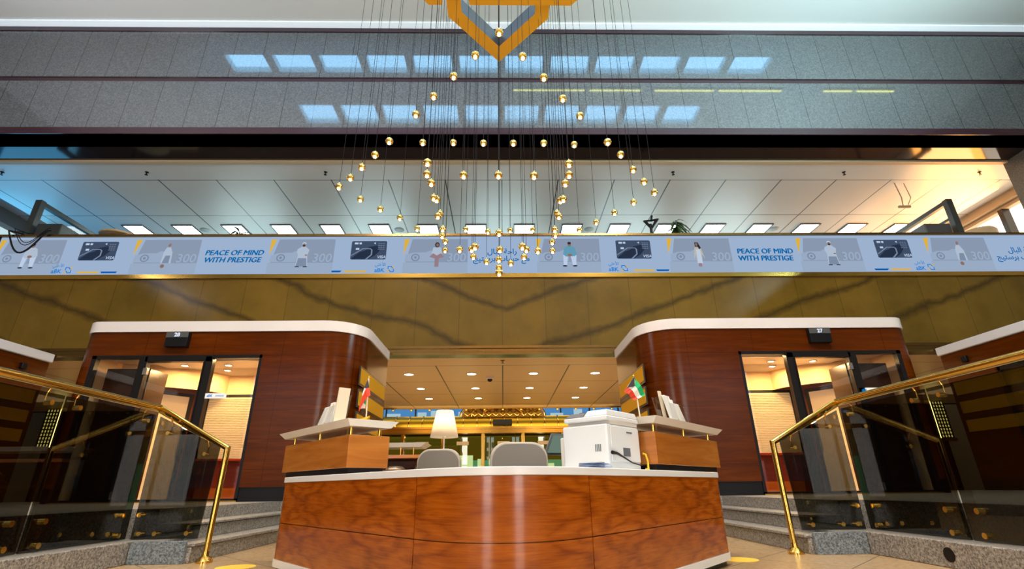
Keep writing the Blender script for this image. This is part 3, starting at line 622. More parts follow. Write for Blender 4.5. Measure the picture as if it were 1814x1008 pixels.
b = MB(); b.lathe([(0, .001), (.055, .0), (.055, .02), (0, .022)], (0, 0, 0), 16); o = b.build('curb_plug', 'black'); o.rotation_euler = (0, math.radians(-90), 0); o.location = (3.655, 4.55, .1); tag(o, 'small black round plug on the right granite curb face', 'plug')

# ------------------------------------------------------------------ glass balustrades with brass rails
def balustrade(s_, nm):
    r = thing('glass_balustrade', 'smoked glass balustrade with brass handrail on the %s of the desk' % nm, 'balustrade', (s_*3.85, 5.6, .2), 'glass balustrades')
    X = 3.85*s_; zr = 1.515
    b = MB(); b.tube([(X, 1.2, zr), (X, 5.78, zr), (s_*2.925, 5.62, 1.07), (s_*2.93, 5.6, .03)], .028, 16); b.build('handrail', 'brass', r)
    b = MB(); b.lathe([(0, 0), (.075, 0), (.075, .02), (.05, .05), (.035, .06), (.032, .1), (0, .1)], (s_*2.93, 5.6, 0), 24); b.build('post_foot', 'brass', r)
    for (y0, y1) in ((1.2, 2.9), (2.93, 4.5), (4.53, 5.74)):
        b = MB(); b.box(X-.007, X+.007, y0, y1, .205, 1.44); b.build('glass_panel', 'smoked_glass', r, smooth=False)
        for yy in (y0+.14, y1-.14):
            for zz in (.25, .43): b = MB(); b.cyl((X-s_*.035, yy, zz), (X+s_*.06, yy, zz), .024, 14); b.build('glass_fixing', 'brass', r)
            b = MB(); b.cyl((X-s_*.035, yy, 1.36), (X+s_*.03, yy, 1.36), .022, 14); b.tube([(X+s_*.03, yy, 1.36), (X+s_*.03, yy, 1.44), (X+s_*.005, yy, 1.495)], .008, 8); b.build('rail_bracket', 'brass', r)
    pts = [(3.78, .205), (3.11, .205), (3.06, 1.09), (3.78, 1.42)]
    b = MB(); b.hull([(s_*x_, 5.72, z_) for x_, z_ in pts], [(s_*x_, 5.734, z_) for x_, z_ in pts]); b.build('glass_panel', 'smoked_glass', r, smooth=False)
    for x_, z_ in ((3.69, .256), (3.535, .256), (3.215, .256), (3.73, .43)): b = MB(); b.cyl((s_*x_, 5.69, z_), (s_*x_, 5.78, z_), .022, 14); b.build('glass_fixing', 'brass', r)
    for x_, z_ in ((3.2, 1.02), (3.64, 1.24)): b = MB(); b.cyl((s_*x_, 5.69, z_), (s_*x_, 5.76, z_), .02, 14); b.tube([(s_*x_, 5.75, z_), (s_*(x_-.02), 5.72, z_+.09), (s_*(x_-.02), 5.66, z_+.16)], .007, 8); b.build('rail_bracket', 'brass', r)
balustrade(-1, 'left'); balustrade(1, 'right')

# ------------------------------------------------------------------ kiosks 28 and 27
def kiosk(s_, num, nm):
    r = thing('bank_kiosk', 'curved mahogany kiosk number %s on the %s of the desk' % (num, nm), 'kiosk', (s_*5.2, 9.05, PZ), 'mahogany kiosks'); F = 9.05
    right = [(4.40, F), (3.35, F)] + arc(3.35, F+.7, .7, 270, 180, 10)[1:] + [(2.65, 11.4)]
    left = [(7.78, 11.4), (7.78, F+.3)] + arc(7.48, F+.3, .3, 0, -90, 6)[1:]
    full = left + right
    t = .12 if s_ < 0 else .12
    def W(path, z0, z1, th, off=0): 
        pp = mir(path, s_)
        # keep thickness on the inner side of the kiosk
        if s_ > 0: return MB().wall(pp, z0, z1, -th if True else th)
        return MB().wall(pp, z0, z1, th)
    # walls: headers run all round, the rest leaves the shop window open
    def wall2(path, z0, z1, grow=0, th=.12, name='wall_panel', mat='kiosk_wood'):
        pl = [(p_[0], p_[1]) for p_ in path]
        if grow:
            cx, cy = 5.2, 10.6
            q = []
            for i, p_ in enumerate(pl):
                a = Vector(pl[max(i-1, 0)]); c = Vector(pl[min(i+1, len(pl)-1)]); d = (c-a).normalized(); nrm = Vector((d.y, -d.x))
                if nrm.dot(Vector(p_)-Vector((cx, cy))) < 0: nrm = -nrm
                q.append((p_[0]+nrm.x*grow, p_[1]+nrm.y*grow))
            pl = q
        pp = mir(pl, s_)
        b_ = MB().wall(pp, z0, z1, th if s_ > 0 else -th)
        # decide inner side
        return b_.build(name, mat, r)
    global _flip
    wall2(full, 2.96, 3.4, th=-.12); wall2(right, .70, 2.96, th=-.12); wall2(left+[(7.47, F)], .70, 2.96, th=-.12)
    wall2(right, PZ, .70, -.02, -.1, 'plinth', 'black'); wall2(left, PZ, .70, -.02, -.1, 'plinth', 'black')
    wall2(full, 3.4, 3.6, .03, -.2, 'white_band', 'white_trim')
    MB().prism(mir([(7.6, 11.35), (7.6, F+.2)] + [(7.4, F+.12), (3.4, F+.12)] + arc(3.4, F+.75, .62, 270, 180, 8) + [(2.78, 11.35)], s_), 3.5, 3.57).build('roof', 'white_trim', r)
    # shop window
    b = MB(); x0, x1 = 4.40, 7.47
    b.box(s_*x0, s_*(x0+.05), F, F+.1, PZ, 2.96); b.box(s_*(x1-.08), s_*x1, F, F+.1, PZ, 2.96); b.box(s_*x0, s_*x1, F, F+.1, 2.9, 2.96)
    b.box(s_*6.46, s_*6.6, F-.01, F+.1, PZ, 2.96); b.box(s_*5.28, s_*5.41, F-.01, F+.1, PZ, 2.96); b.box(s_*5.3, s_*6.5, F-.01, F+.1, 2.84, 2.93); b.box(s_*x0, s_*x1, F, F+.1, PZ, PZ+.05); b.build('window_frame', 'black_frame', r, smooth=False)
    fr = MB().box(s_*6.46, s_*6.44, F-.03, F, PZ+.05, 2.84).box(s_*5.41, s_*5.43, F-.03, F, PZ+.05, 2.84).build('door_edge', 'black_frame', r)
    MB().box(s_*4.4, s_*5.3, F+.03, F+.045, PZ, 2.95).build('window_glass', 'clear_glass', r, smooth=False); MB().box(s_*6.55, s_*7.4, F+.03, F+.045, PZ, 2.95).build('window_glass', 'clear_glass', r, smooth=False)
    d_ = MB().box(s_*5.42, s_*6.45, F+.0, F+.015, PZ+.03, 2.83).build('glass_door', 'clear_glass', r, smooth=False)
    MB().box(s_*6.47, s_*6.4, F-.04, F+.02, 2.6, 2.72).build('door_hinge', 'chrome', d_); MB().box(s_*6.47, s_*6.4, F-.04, F+.02, PZ+.06, PZ+.18).build('door_hinge', 'chrome', d_)
    MB().tube([(s_*5.52, F-.06, 1.15), (s_*5.52, F-.06, 1.75)], .015, 8).build('door_handle', 'chrome', d_)
    MB().box(s_*4.4, s_*7.47, F-.02, F+.04, PZ, PZ+.02).build('sill_strip', 'brass', r)
    # side slots with gold blinds
    for z0_, z1_ in ((2.47, 2.75), (2.07, 2.32), (1.67, 1.92)):
        sl = MB().box(s_*2.66, s_*2.642, 9.25, 11.48 - .12, z0_-.04, z1_+.04).build('side_window', 'black_frame', r, smooth=False)
        MB().box(s_*2.643, s_*2.636, 9.3, 11.3, z0_, z1_).build('gold_pane', 'slot_gold', sl, smooth=False)
    # number display
    sx = s_*5.97
    sg = MB().box(sx-.2, sx+.2, F-.1, F, 3.1, 3.37).build('number_display', 'black', r, bev=.005)
    MB().box(sx-.2, sx+.2, F-.105, F-.1, 3.27, 3.37).build('display_header', 'dark_grey', sg)
    text_obj('number', num, .1, sx, F-.11, 3.315, 'number_white', sg, 0, .004)
    # notice on the glass
    nx = -5.1 if s_ < 0 else 6.68
    nt_ = MB().box(nx-.19, nx+.19, F-.01 if s_ < 0 else F-.01, F, 2.17, 2.26).build('notice', 'paper', r); text_obj('lettering', 'aBK', .06, nx-.1, F-.012, 2.215, 'scr_logo', nt_, 0, .002); MB().box(nx-.0, nx+.15, F-.012, F-.011, 2.2, 2.206).box(nx-.0, nx+.15, F-.012, F-.011, 2.22, 2.226).build('small_print', 'scr_logo', nt_)
    # interior
    Bk = 11.3
    MB().prism(mir([(7.66, Bk), (7.66, F+.3), (7.4, F+.13), (3.4, F+.13), (2.78, F+.75), (2.78, Bk)], s_), 3.03, 3.08).build('inner_ceiling', 'interior_ceiling', r)
    MB().box(s_*4.6, s_*6.9, 9.7, 10.3, 3.0, 3.03).build('ceiling_coffer', 'white_trim', r)
    MB().box(s_*2.78, s_*7.7, Bk, Bk+.08, PZ, 3.03).build('back_wall', 'warm_wood', r)
    fz = [(7.66, 9.8), (7.6, 10.0)] + [(7.6-1.5*math.sin(PI/2*i/8)**1.2, 10.0+1.24*(1-math.cos(PI/2*i/8))**.8) for i in range(1, 9)] + [(2.8, Bk-.06)]
    MB().wall(mir(fz, s_), 2.62, 3.03, .04 if s_ < 0 else -.04).build('frieze', 'interior_cream', r)
    MB().box(s_*7.63, s_*7.655, 9.4, 11.2, PZ, 3.02).build('side_lining', 'interior_cream', r)
    MB().box(s_*4.3, s_*4.34, F+.15, Bk, PZ, 3.03).build('partition_wall', 'interior_cream', r)
    w_ = MB(); w_.box(s_*4.4, s_*6.52, Bk-.05, Bk-.02, 2.56, 2.62).box(s_*6.46, s_*6.52, Bk-.05, Bk-.02, PZ, 2.6).box(s_*5.42, s_*5.36, Bk-.05, Bk-.02, PZ, 2.6); wf = w_.build('inner_window_frame', 'black_frame', r, smooth=False)
    MB().box(s_*5.36, s_*6.46, Bk-.04, Bk-.03, 1.0, 2.56).build('inner_window', 'blind_back', wf)
    b = MB()
    for i in range(43): b.box(s_*5.38, s_*6.46, Bk-.06, Bk-.045, 1.0+i*.036, 1.0+i*.036+.02)
    b.build('blind_slats', 'blind', wf, smooth=False)
    # inner glass door on the outer side
    def slant(a_, b_, z0_, z1_, dy=0, th=.04):
        p0 = Vector((7.45, 10.3)); p1 = Vector((6.78, 11.2)); d_ = p1-p0; n__ = Vector((-d_.y, d_.x)).normalized()*-1
        q0, q1 = p0+d_*a_+n__*dy, p0+d_*b_+n__*dy
        return MB().prism(mir([tuple(q0), tuple(q1), tuple(q1+n__*th), tuple(q0+n__*th)], s_), z0_, z1_)
    idf = slant(0, 1, 2.55, 2.62).build('inner_door_frame', 'black_frame', r); slant(.93, 1, PZ, 2.55).build('jamb', 'black_frame', idf); slant(0, .07, PZ, 2.55).build('jamb', 'black_frame', idf)
    slant(.07, .93, PZ, 2.55, .01, .015).build('inner_door_pane', 'blind_back', idf)
    # furniture inside
    dk = thing('office_desk', 'red wooden desk inside kiosk %s on the %s' % (num, nm), 'desk', (s_*5.2, 10.4, PZ), 'kiosk desks')
    MB().box(s_*4.45, s_*6.1, 10.0, 10.7, 1.17, 1.21).build('desktop', 'red_wood', dk, bev=.005); MB().box(s_*4.5, s_*4.95, 10.05, 10.6, PZ+.02, 1.17).build('pedestal', 'red_wood', dk); MB().box(s_*6.0, s_*6.05, 10.05, 10.6, PZ+.02, 1.17).build('side_panel', 'red_wood', dk); MB().box(s_*5.0, s_*6.0, 10.55, 10.58, .7, 1.17).build('modesty_panel', 'red_wood', dk)
    cb = thing('tall_cabinet', 'dark wooden tall cabinet inside kiosk %s on the %s' % (num, nm), 'cabinet', (s_*7.0, 9.7, PZ), 'kiosk cabinets')
    MB().box(s_*6.62, s_*7.42, 9.42, 9.95, PZ+.01, 2.8).build('carcass', 'dark_wood', cb, bev=.005); MB().box(s_*6.64, s_*7.4, 9.405, 9.42, PZ+.06, 1.6).box(s_*6.64, s_*7.4, 9.405, 9.42, 1.62, 2.76).build('door', 'dark_wood', cb)
    for i, (lx, ly) in enumerate(((6.4, 10.05), (5.53, 10.05), (5.86, 10.65), (5.1, 9.5))):
        l_ = thing('downlight', 'warm downlight in the ceiling of kiosk %s on the %s, %s one' % (num, nm, ('nearest its door', 'middle', 'rear', 'front inner')[i]), 'downlight', (s_*lx, ly, 3.0), 'kiosk downlights')
        zz = 2.999 if 4.6 < lx < 6.9 and 9.7 < ly < 10.3 else 3.029
        MB().lathe([(.06, 0), (.08, 0), (.08, -.012), (.06, -.01)], (s_*lx, ly, zz), 16, False).build('rim', 'white_trim', l_); MB().lathe([(0, -.006), (.06, -.006), (.06, 0)], (s_*lx, ly, zz), 16).build('lens', 'kiosk_light', l_)
        area('kiosk_lamp', (s_*lx, ly, zz-.02), .15, 26, (1, .62, .25))
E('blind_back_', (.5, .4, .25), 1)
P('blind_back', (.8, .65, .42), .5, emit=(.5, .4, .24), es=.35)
kiosk(-1, '28', 'left'); kiosk(1, '27', 'right')
# flanking kiosks along the side walls
def flank(s_, nm):
    r = thing('side_kiosk', 'mahogany kiosk running along the %s wall behind the glass balustrade' % nm, 'kiosk', (s_*11, 7, PZ), 'side kiosks'); X = 10.32
    MB().box(s_*X, s_*13.8, 2.0, 11.4, 2.9, 3.4).build('header', 'kiosk_wood', r, bev=.02)
    MB().box(s_*(X-.03), s_*13.8, 2.0, 11.44, 3.4, 3.6).build('white_band', 'white_trim', r, bev=.02)
    for y0, y1 in ((10.2, 11.4), (7.2, 7.5), (4.0, 4.3), (2.0, 2.3)): MB().box(s_*X, s_*(X+.3), y0, y1, PZ, 2.9).build('pillar', 'kiosk_wood', r)
    MB().box(s_*(X+.08), s_*(X+.1), 2.3, 10.2, PZ, 2.9).build('window_glass', 'clear_glass', r, smooth=False)
    for y0, y1 in ((7.5, 10.2), (4.3, 7.2), (2.3, 4.0)):
        b = MB()
        b.box(s_*(X+.04), s_*(X+.12), y0, y0+.06, PZ, 2.9).box(s_*(X+.04), s_*(X+.12), y1-.06, y1, PZ, 2.9).box(s_*(X+.04), s_*(X+.12), y0, y1, 2.8, 2.9); b.build('window_frame', 'black_frame', r, smooth=False)
    b = MB()
    for z_ in (.9, 1.35, 1.8, 2.25, 2.7): b.box(s_*(X+.6), s_*(X+1.0), 4.3, 10.2, z_, z_+.05)
    b.build('shelves', 'dark_wood', r, smooth=False); MB().box(s_*(X+1.0), s_*(X+1.05), 2.2, 10.3, PZ, 2.9).build('inner_wall', 'dark_wood', r, smooth=False)
    MB().box(s_*(X+1.1), s_*13.8, 2.2, 11.3, 2.84, 2.9).build('inner_ceiling', 'cream', r)
    MB().box(s_*(X+.0), s_*(X+.3), 8.0, 8.04, PZ+.8, PZ+.83).build('counter_edge', 'brass', r)
    b = MB(); b.box(s_*(X-.07), s_*X, 10.7, 10.83, 3.12, 3.25); tag(b.build('wall_speaker', 'black', bev=.01), 'small black speaker on the header of the %s side kiosk' % nm, 'speaker')
flank(-1, 'left'); flank(1, 'right')

# ------------------------------------------------------------------ the reception desk
AX, AY, BX, BY = 2.05, 4.98, .52, 3.19
def bez(t, off=0):
    p0, p1, p2 = Vector((-BX, BY)), Vector((0, BY-BX*1.169)), Vector((BX, BY)); p = p0*(1-t)**2 + p1*2*t*(1-t) + p2*t*t; d = ((p1-p0)*(1-t)+(p2-p1)*t).normalized(); return p + Vector((-d.y, d.x))*off
def outline(off=0):   # front edge of the desk, left to right, moved inwards by off
    dl = Vector((BX-AX, BY-AY)).normalized(); dl = Vector((AX-BX, -(AY-BY))).normalized()
    nl = Vector((-dl.y, dl.x)); pts = []
    R_ = .12
    a = Vector((-AX, AY)); back = Vector((.76, .65))
    c = a + dl*R_ + nl*R_
    if off < R_:
        a0 = math.atan2(-nl.y, -nl.x)
        for i in range(7):
            th = a0 - (PI/2)*(1-i/6); pts.append(c + Vector((math.cos(th), math.sin(th)))*(R_-off))
        pts = [pts[0] + nl*.35] + pts
    else: pts = [a + dl*off + nl*(R_+.35), a + dl*off + nl*off]
    L = pts + [Vector((-BX, BY)) + nl*off]
    mid = [bez(i/16, off) for i in range(1, 16)]
    return L, mid, [Vector((-p.x, p.y)) for p in reversed(L)]
dk = thing('reception_desk', 'large curved walnut reception desk with white worktop in the middle', 'desk', (0, 3.6, 0))
def ring(mb, o0, o1, z0, z1):
    A = sum(outline(o0), []); B = sum(outline(o1), []); n = len(A)
    if len(B) != n:   # resample inner line
        def res(P_, n):
            d = [0]; 
            for a, b_ in zip(P_, P_[1:]): d.append(d[-1]+(b_-a).length)
            out = []
            for i in range(n):
                t = d[-1]*i/(n-1); j = max(k_ for k_ in range(len(d)) if d[k_] <= t+1e-9); j = min(j, len(P_)-2); out.append(P_[j].lerp(P_[j+1], (t-d[j])/max(1e-9, d[j+1]-d[j])))
            return out
        B = res(B, n)
    a0 = [mb.bm.verts.new((*p, z0)) for p in A]; a1 = [mb.bm.verts.new((*p, z1)) for p in A]; b0 = [mb.bm.verts.new((*p, z0)) for p in B]; b1 = [mb.bm.verts.new((*p, z1)) for p in B]
    for i in range(n-1):
        mb.face([a0[i], a0[i+1], a1[i+1], a1[i]]); mb.face([b0[i], b1[i], b1[i+1], b0[i+1]]); mb.face([a1[i], a1[i+1], b1[i+1], b1[i]]); mb.face([a0[i], b0[i], b0[i+1], a0[i+1]])
    mb.face([a0[0], a1[0], b1[0], b0[0]]); mb.face([a0[-1], b0[-1], b1[-1], a1[-1]]); return mb
ring(MB(), 0, .62, .712, .757).build('worktop', 'counter_white', dk, bev=.004)
ring(MB(), .0, .05, .045, .1).build('white_plinth', 'counter_white', dk)
ring(MB(), .04, .08, 0, .045).build('kick_base', 'black', dk)
ring(MB(), .035, .06, .1, .712).build('carcass', 'box_wood', dk)
def veneer(path, z0, z1, name, label=None):
    mb = MB(); th = .024; P_ = [Vector(p) for p in path]; n = len(P_); d = [0]
    for a, b_ in zip(P_, P_[1:]): d.append(d[-1]+(b_-a).length)
    tot = d[-1]; uvl = mb.bm.loops.layers.uv.new('UVMap')
    nr = []
    for i in range(n):
        t_ = (P_[min(i+1, n-1)]-P_[max(i-1, 0)]).normalized(); nr.append(Vector((-t_.y, t_.x)))
    u0 = .004
    P_[0] = P_[0].lerp(P_[1], u0/(d[1]-d[0])); P_[-1] = P_[-1].lerp(P_[-2], u0/(d[-1]-d[-2]))
    V = []
    for i in range(n):
        V.append([mb.bm.verts.new((*P_[i], z0)), mb.bm.verts.new((*P_[i], z1)), mb.bm.verts.new((*(P_[i]+nr[i]*th), z1)), mb.bm.verts.new((*(P_[i]+nr[i]*th), z0))])
    uvs = {}
    for i in range(n):
        for k_, z_ in enumerate((z0, z1, z1, z0)): uvs[V[i][k_]] = (d[i]-tot/2, z_-(.1+.383)/2 if z0 < .3 else z_-.55)
    for i in range(n-1):
        for a_, b_ in ((0, 1), (1, 2), (2, 3), (3, 0)): mb.face([V[i][a_], V[i+1][a_], V[i+1][b_], V[i][b_]])
    mb.face(V[0]); mb.face(V[-1][::-1])
    for f_ in mb.bm.faces:
        for lp in f_.loops: lp[uvl].uv = uvs[lp.vert]
    return mb.build(name, 'desk_wood', dk)
Lp, Mp, Rp = outline(.01)
for z0_, z1_ in ((.102, .379), (.385, .71)):
    veneer(Lp[:8], z0_, z1_, 'end_panel'); veneer([Lp[7]+(Lp[8]-Lp[7]).normalized()*.005]+[Lp[8]], z0_, z1_, 'front_panel')
    veneer([Lp[-1]]+Mp+[Rp[0]], z0_, z1_, 'front_panel'); veneer([Rp[0], Rp[1]], z0_, z1_, 'front_panel'); veneer(Rp[1:9], z0_, z1_, 'end_panel')
# raised wooden boxes with floating shelves on both wings
dv = Vector((AX-BX, -(AY-BY))).normalized(); nv = Vector((-dv.y, dv.x))   # left wing: along, inwards
def wing(s_, nm):
    a = Vector((-2.13, 5.17)); c = Vector((-1.2, 4.085)); e = c + nv*.35; f_ = a + nv*.35
    r = thing('counter_box', 'walnut box with a floating white shelf on the %s wing of the desk' % nm, 'counter', (s_*-1.6 if s_ > 0 else -1.6, 4.7, .757), 'boxes on the desk wings') if False else thing('counter_box', 'walnut box carrying a floating white shelf on the %s wing of the desk' % nm, 'counter', (s_*1.6, 4.7, .757), 'boxes on the desk wings')
    Q = lambda *p: mir([(-v.x, v.y) for v in p], s_)
    MB().prism(Q(a, c, e, f_), .805, 1.05).build('box_body', 'box_wood', r, bev=.003)
    g_ = .03; ins = [a+dv*g_+nv*g_, c-dv*g_+nv*g_, e-dv*g_-nv*g_, f_+dv*g_-nv*g_]
    MB().prism(Q(*ins), .757, .805).build('recessed_base', 'black', r)
    o_ = .05; A_ = [a-dv*(o_+.03)-nv*o_, c+dv*o_-nv*o_, e+dv*o_+nv*o_, f_-dv*(o_+.03)+nv*o_]; i_ = .045
    B_ = [A_[0]+dv*i_+nv*i_, A_[1]-dv*i_+nv*i_, A_[2]-dv*i_-nv*i_, A_[3]+dv*i_-nv*i_]
    MB().prism(Q(*B_), 1.115, 1.165, Q(*A_)).build('shelf', 'shelf_white', r, smooth=False)
    for p in (a+dv*.1+nv*.05, a+dv*.1+nv*.3, c-dv*.09+nv*.05, c-dv*.09+nv*.3, (a+c)/2+nv*.05, (a+c)/2+nv*.3):
        q = Q(p)[0]; MB().cyl((*q, 1.05), (*q, 1.115), .013, 12).build('shelf_pin', 'brass', r)
    return r
wing(-1, 'left'); wing(1, 'right')
# rear return counter behind the left wing
r = thing('rear_counter', 'orange wooden rear counter with white shelf behind the left wing', 'counter', (-1.6, 6.6, 0))
MB().box(-2.3, -.98, 6.55, 6.95, 1.0, 1.04).build('counter_top', 'box_wood', r); MB().box(-2.3, -1.0, 6.9, 6.94, 0, 1.0).build('back_panel', 'kiosk_wood', r); MB().box(-2.3, -2.26, 6.56, 6.94, 0, 1.0).build('side_panel', 'kiosk_wood', r); MB().box(-2.26, -1.0, 6.56, 6.9, .70, .74).build('lower_shelf', 'kiosk_wood', r)
MB().prism([(-2.3, 6.55), (-1.03, 6.55), (-1.03, 6.95), (-2.3, 6.95)], 1.13, 1.18, [(-2.35, 6.5), (-.95, 6.5), (-.95, 7.0), (-2.35, 7.0)]).build('shelf', 'shelf_white', r, smooth=False)
for x_ in (-1.12, -1.28): MB().cyl((x_, 6.6, 1.04), (x_, 6.6, 1.13), .012).build('shelf_pin', 'brass', r)
# staff tables behind the worktop
r = thing('staff_table', 'white staff table behind the front desk', 'table', (0, 5.6, 0))
MB().box(-1.3, -.3, 5.75, 6.3, .71, .75).build('tabletop', 'counter_white', r)
for x_, y_ in ((-1.25, 5.8), (-.35, 5.8), (-1.25, 6.25), (-.35, 6.25)): MB().box(x_-.025, x_+.025, y_-.025, y_+.025, 0, .71).build('leg', 'dark_grey', r)
# table lamp
lx, ly = -.66, 5.85
r = thing('table_lamp', 'lit table lamp with pale tapered shade behind the left chair', 'lamp', (lx, ly, .75))
LS = 5.85/5.3
MB().lathe([(0, 0), (.09, 0), (.09, .015), (.02, .03), (0, .03)], (lx, ly, .75)).build('base', 'shelf_white', r)
MB().cyl((lx, ly, .77), (lx, ly, 1.27), .007).build('stem', 'pole_white', r)
zb = .65+(1.128-.65)*LS; zt = .65+(1.393-.65)*LS
sh = MB(); sh.lathe([(.158, zb), (.094, zt)], (lx, ly, 0), 32, False); sh = sh.build('lamp_shade', 'lamp_shade', r)
m_ = sh.modifiers.new('t', 'SOLIDIFY'); m_.thickness = .002
MB().lathe([(0, -.04), (.025, -.03), (.03, 0), (.02, .03), (0, .04)], (lx, ly, (zb+zt)/2-.02)).build('bulb', 'lamp_glow', r)
MB().lathe([(.0, 0), (.018, 0), (.018, .04), (0, .04)], (lx, ly, zb+.0)).build('socket', 'shelf_white', r)
pl_ = bpy.data.lights.new('table_lamp_light', 'POINT'); pl_.energy = 80; pl_.color = (1, .84, .62); pl_.shadow_soft_size = .04; po = bpy.data.objects.new('table_lamp_light', pl_); po.location = (lx, ly, (zb+zt)/2+.03); COL.objects.link(po)
# swivel chairs
def chair(x, y, w_, zt, lab, rz):
    r = thing('office_chair', lab, 'chair', (x, y, 0), 'office chairs behind the desk'); M = Matrix.Translation((x, y, 0)) @ Matrix.Rotation(rz, 4, 'Z')
    def T(p): return tuple(M @ Vector(p))
    def back(wd, h, y0, y1, z0, rad, nm, mat, par, bul=0):
        b = MB(); lo, ro = [], []
        pts = []
        for cx_, cz_, a0 in ((wd/2-rad, z0+h-rad, 0), (-wd/2+rad, z0+h-rad, 90), (-wd/2+rad, z0+rad, 180), (wd/2-rad, z0+rad, 270)):
            for i in range(7): a = math.radians(a0+i*15); pts.append((cx_+rad*math.cos(a), cz_+rad*math.sin(a)))
        f0 = [T((px, y0+.25*(px**2), pz)) for px, pz in pts]; f1 = [T((px, y1+.25*(px**2), pz)) for px, pz in pts]
        b.hull(f0, f1); return b.build(nm, mat, par, bev=.012, seg=3)
    bk = back(w_, .46, -.03, .03, zt-.46, .13, 'backrest', 'fabric_rim', r); back(w_-.03, .43, -.035, -.03, zt-.447, .12, 'back_panel', 'fabric_grey', bk); back(w_-.04, .42, .03, .045, zt-.44, .12, 'front_pad', 'fabric_blue', bk)
    b = MB(); b.hull([T(p) for p in ((-.23, .05, .45), (.23, .05, .45), (.23, .48, .45), (-.23, .48, .45))], [T(p) for p in ((-.23, .05, .53), (.23, .05, .53), (.23, .48, .53), (-.23, .48, .53))]); b.build('seat', 'fabric_grey', r, bev=.03)
    b = MB(); b.tube([T((0, .25, .45)), T((0, -.02, .47)), T((0, -.04, .6))], .02); b.build('back_support', 'black', r)
    b = MB(); b.cyl(T((0, .25, .1)), T((0, .25, .45)), .025); b.build('column', 'chrome', r)
    for i in range(5):
        a = 2*PI*i/5; b = MB(); b.tube([T((0, .25, .11)), T((.27*math.cos(a), .25+.27*math.sin(a), .07))], .02); lg = b.build('leg', 'black', r)
        c_ = T((.27*math.cos(a), .25+.27*math.sin(a), .03)); b = MB(); b.cyl((c_[0]-.02, c_[1], .03), (c_[0]+.02, c_[1], .03), .03); b.build('castor', 'black', lg)
chair(.13, 4.25, .47, .99, 'grey swivel chair in the middle of the desk beside the printer', math.radians(8))
chair(-.63, 5.2, .44, 1.01, 'grey swivel chair with its back in front of the table lamp', math.radians(-10))
# printer
pc = Vector((.762, 3.79)); pu = Vector((.677, .736)); pv = Vector((-.736, .677)); pz = .757
r = thing('printer', 'large white office printer on the right of the desk', 'printer', (pc.x, pc.y, pz))
def pp(a0, a1, b0, b1): return [tuple(pc+pu*a+pv*b_) for a, b_ in ((a0, b0), (a1, b0), (a1, b1), (a0, b1))]
MB().prism(pp(0, .47, 0, .40), pz+.005, pz+.325).build('body', 'printer_white', r, bev=.012)
MB().prism(pp(.03, .45, .40, .45), pz+.005, pz+.25).build('tray_cover', 'printer_cream', r, bev=.01)
MB().prism(pp(.05, .46, .0, .38), pz+.325, pz+.35).build('neck', 'printer_cream', r)
MB().prism(pp(-.005, .475, -.01, .38), pz+.35, pz+.385).build('scanner', 'printer_white', r, bev=.008)
MB().prism(pp(.0, .47, -.005, .2), pz+.385, pz+.43, pp(.02, .45, .0, .17)).build('document_feeder', 'printer_white', r, bev=.006)
MB().prism(pp(.0, .46, .2, .375), pz+.386, pz+.418, pp(.02, .44, .2, .33)).build('feeder_tray', 'printer_grey', r, bev=.003)
MB().prism(pp(.1, .4, .12, .3), pz+.425, pz+.435).build('paper_tray', 'printer_grey', r)
MB().prism(pp(.04, .46, -.008, .0), pz+.06, pz+.31).build('rear_cover', 'printer_white', r, bev=.004)
MB().prism(pp(.27, .35, -.012, -.008), pz+.27, pz+.28).build('cover_latch', 'vent', r); MB().prism(pp(.2, .3, -.012, -.008), pz+.1, pz+.16).build('rear_socket', 'vent', r)
MB().prism(pp(-.004, 0, .04, .26), pz+.0, pz+.055).build('front_tray', 'printer_grey', r)
b = MB()
for i in range(4): b.prism(pp(-.003, 0, .06+i*.014, .066+i*.014), pz+.13, pz+.18)
b.build('side_vent', 'vent', r)
q0 = pc+pu*.03-pv*.012; b = MB(); P3 = lambda a, b_, z_: (*(pc+pu*a+pv*b_), z_)
b.tube([P3(.02, -.02, pz+.12), P3(.08, -.025, pz+.115), P3(.16, -.03, pz+.09), P3(.28, -.03, pz+.055), P3(.4, -.03, pz+.04), P3(.48, -.03, pz+.045)], .006, 8, radii=[.014, .01, .006, .005, .005, .005]); tag(b.build('power_cord', 'black'), 'black power cord across the right face of the white printer', 'cord')
b = MB(); b.tube([P3(.475, -.02, pz+.13), P3(.485, -.04, pz+.12), P3(.49, -.05, pz+.07), P3(.485, -.05, pz+.012), P3(.46, -.04, pz+.012)], .007, 8); tag(b.build('network_cable', 'yellow_cable'), 'yellow cable looping between printer and right wooden box', 'cable')
# monitor behind the printer
r = thing('computer_monitor', 'tilted grey monitor half hidden behind the printer', 'monitor', (.62, 4.85, .757))
MB().hull([(.37, 4.78, .92), (.86, 5.02, .92), (.88, 5.1, 1.12), (.455, 4.9, 1.12)], [(.37, 4.81, .92), (.86, 5.05, .92), (.88, 5.13, 1.12), (.455, 4.93, 1.12)]).build('casing', 'dark_grey', r, bev=.006)
MB().hull([(.405, 4.79, .94), (.84, 5.0, .94), (.86, 5.075, 1.1), (.475, 4.885, 1.1)], [(.405, 4.785, .94), (.84, 4.995, .94), (.86, 5.07, 1.1), (.475, 4.88, 1.1)]).build('screen', 'monitor_screen', r)
MB().box(.56, .66, 4.9, 4.98, .76, .95).build('stand', 'counter_white', r); MB().box(.4, .8, 4.85, 5.1, .745, .765).build('foot', 'counter_white', r)
r = thing('monitor_table', 'white side table carrying the grey monitor behind the printer', 'table', (.62, 4.95, 0))
MB().box(.3, .88, 4.75, 5.3, .715, .745).build('tabletop', 'counter_white', r)
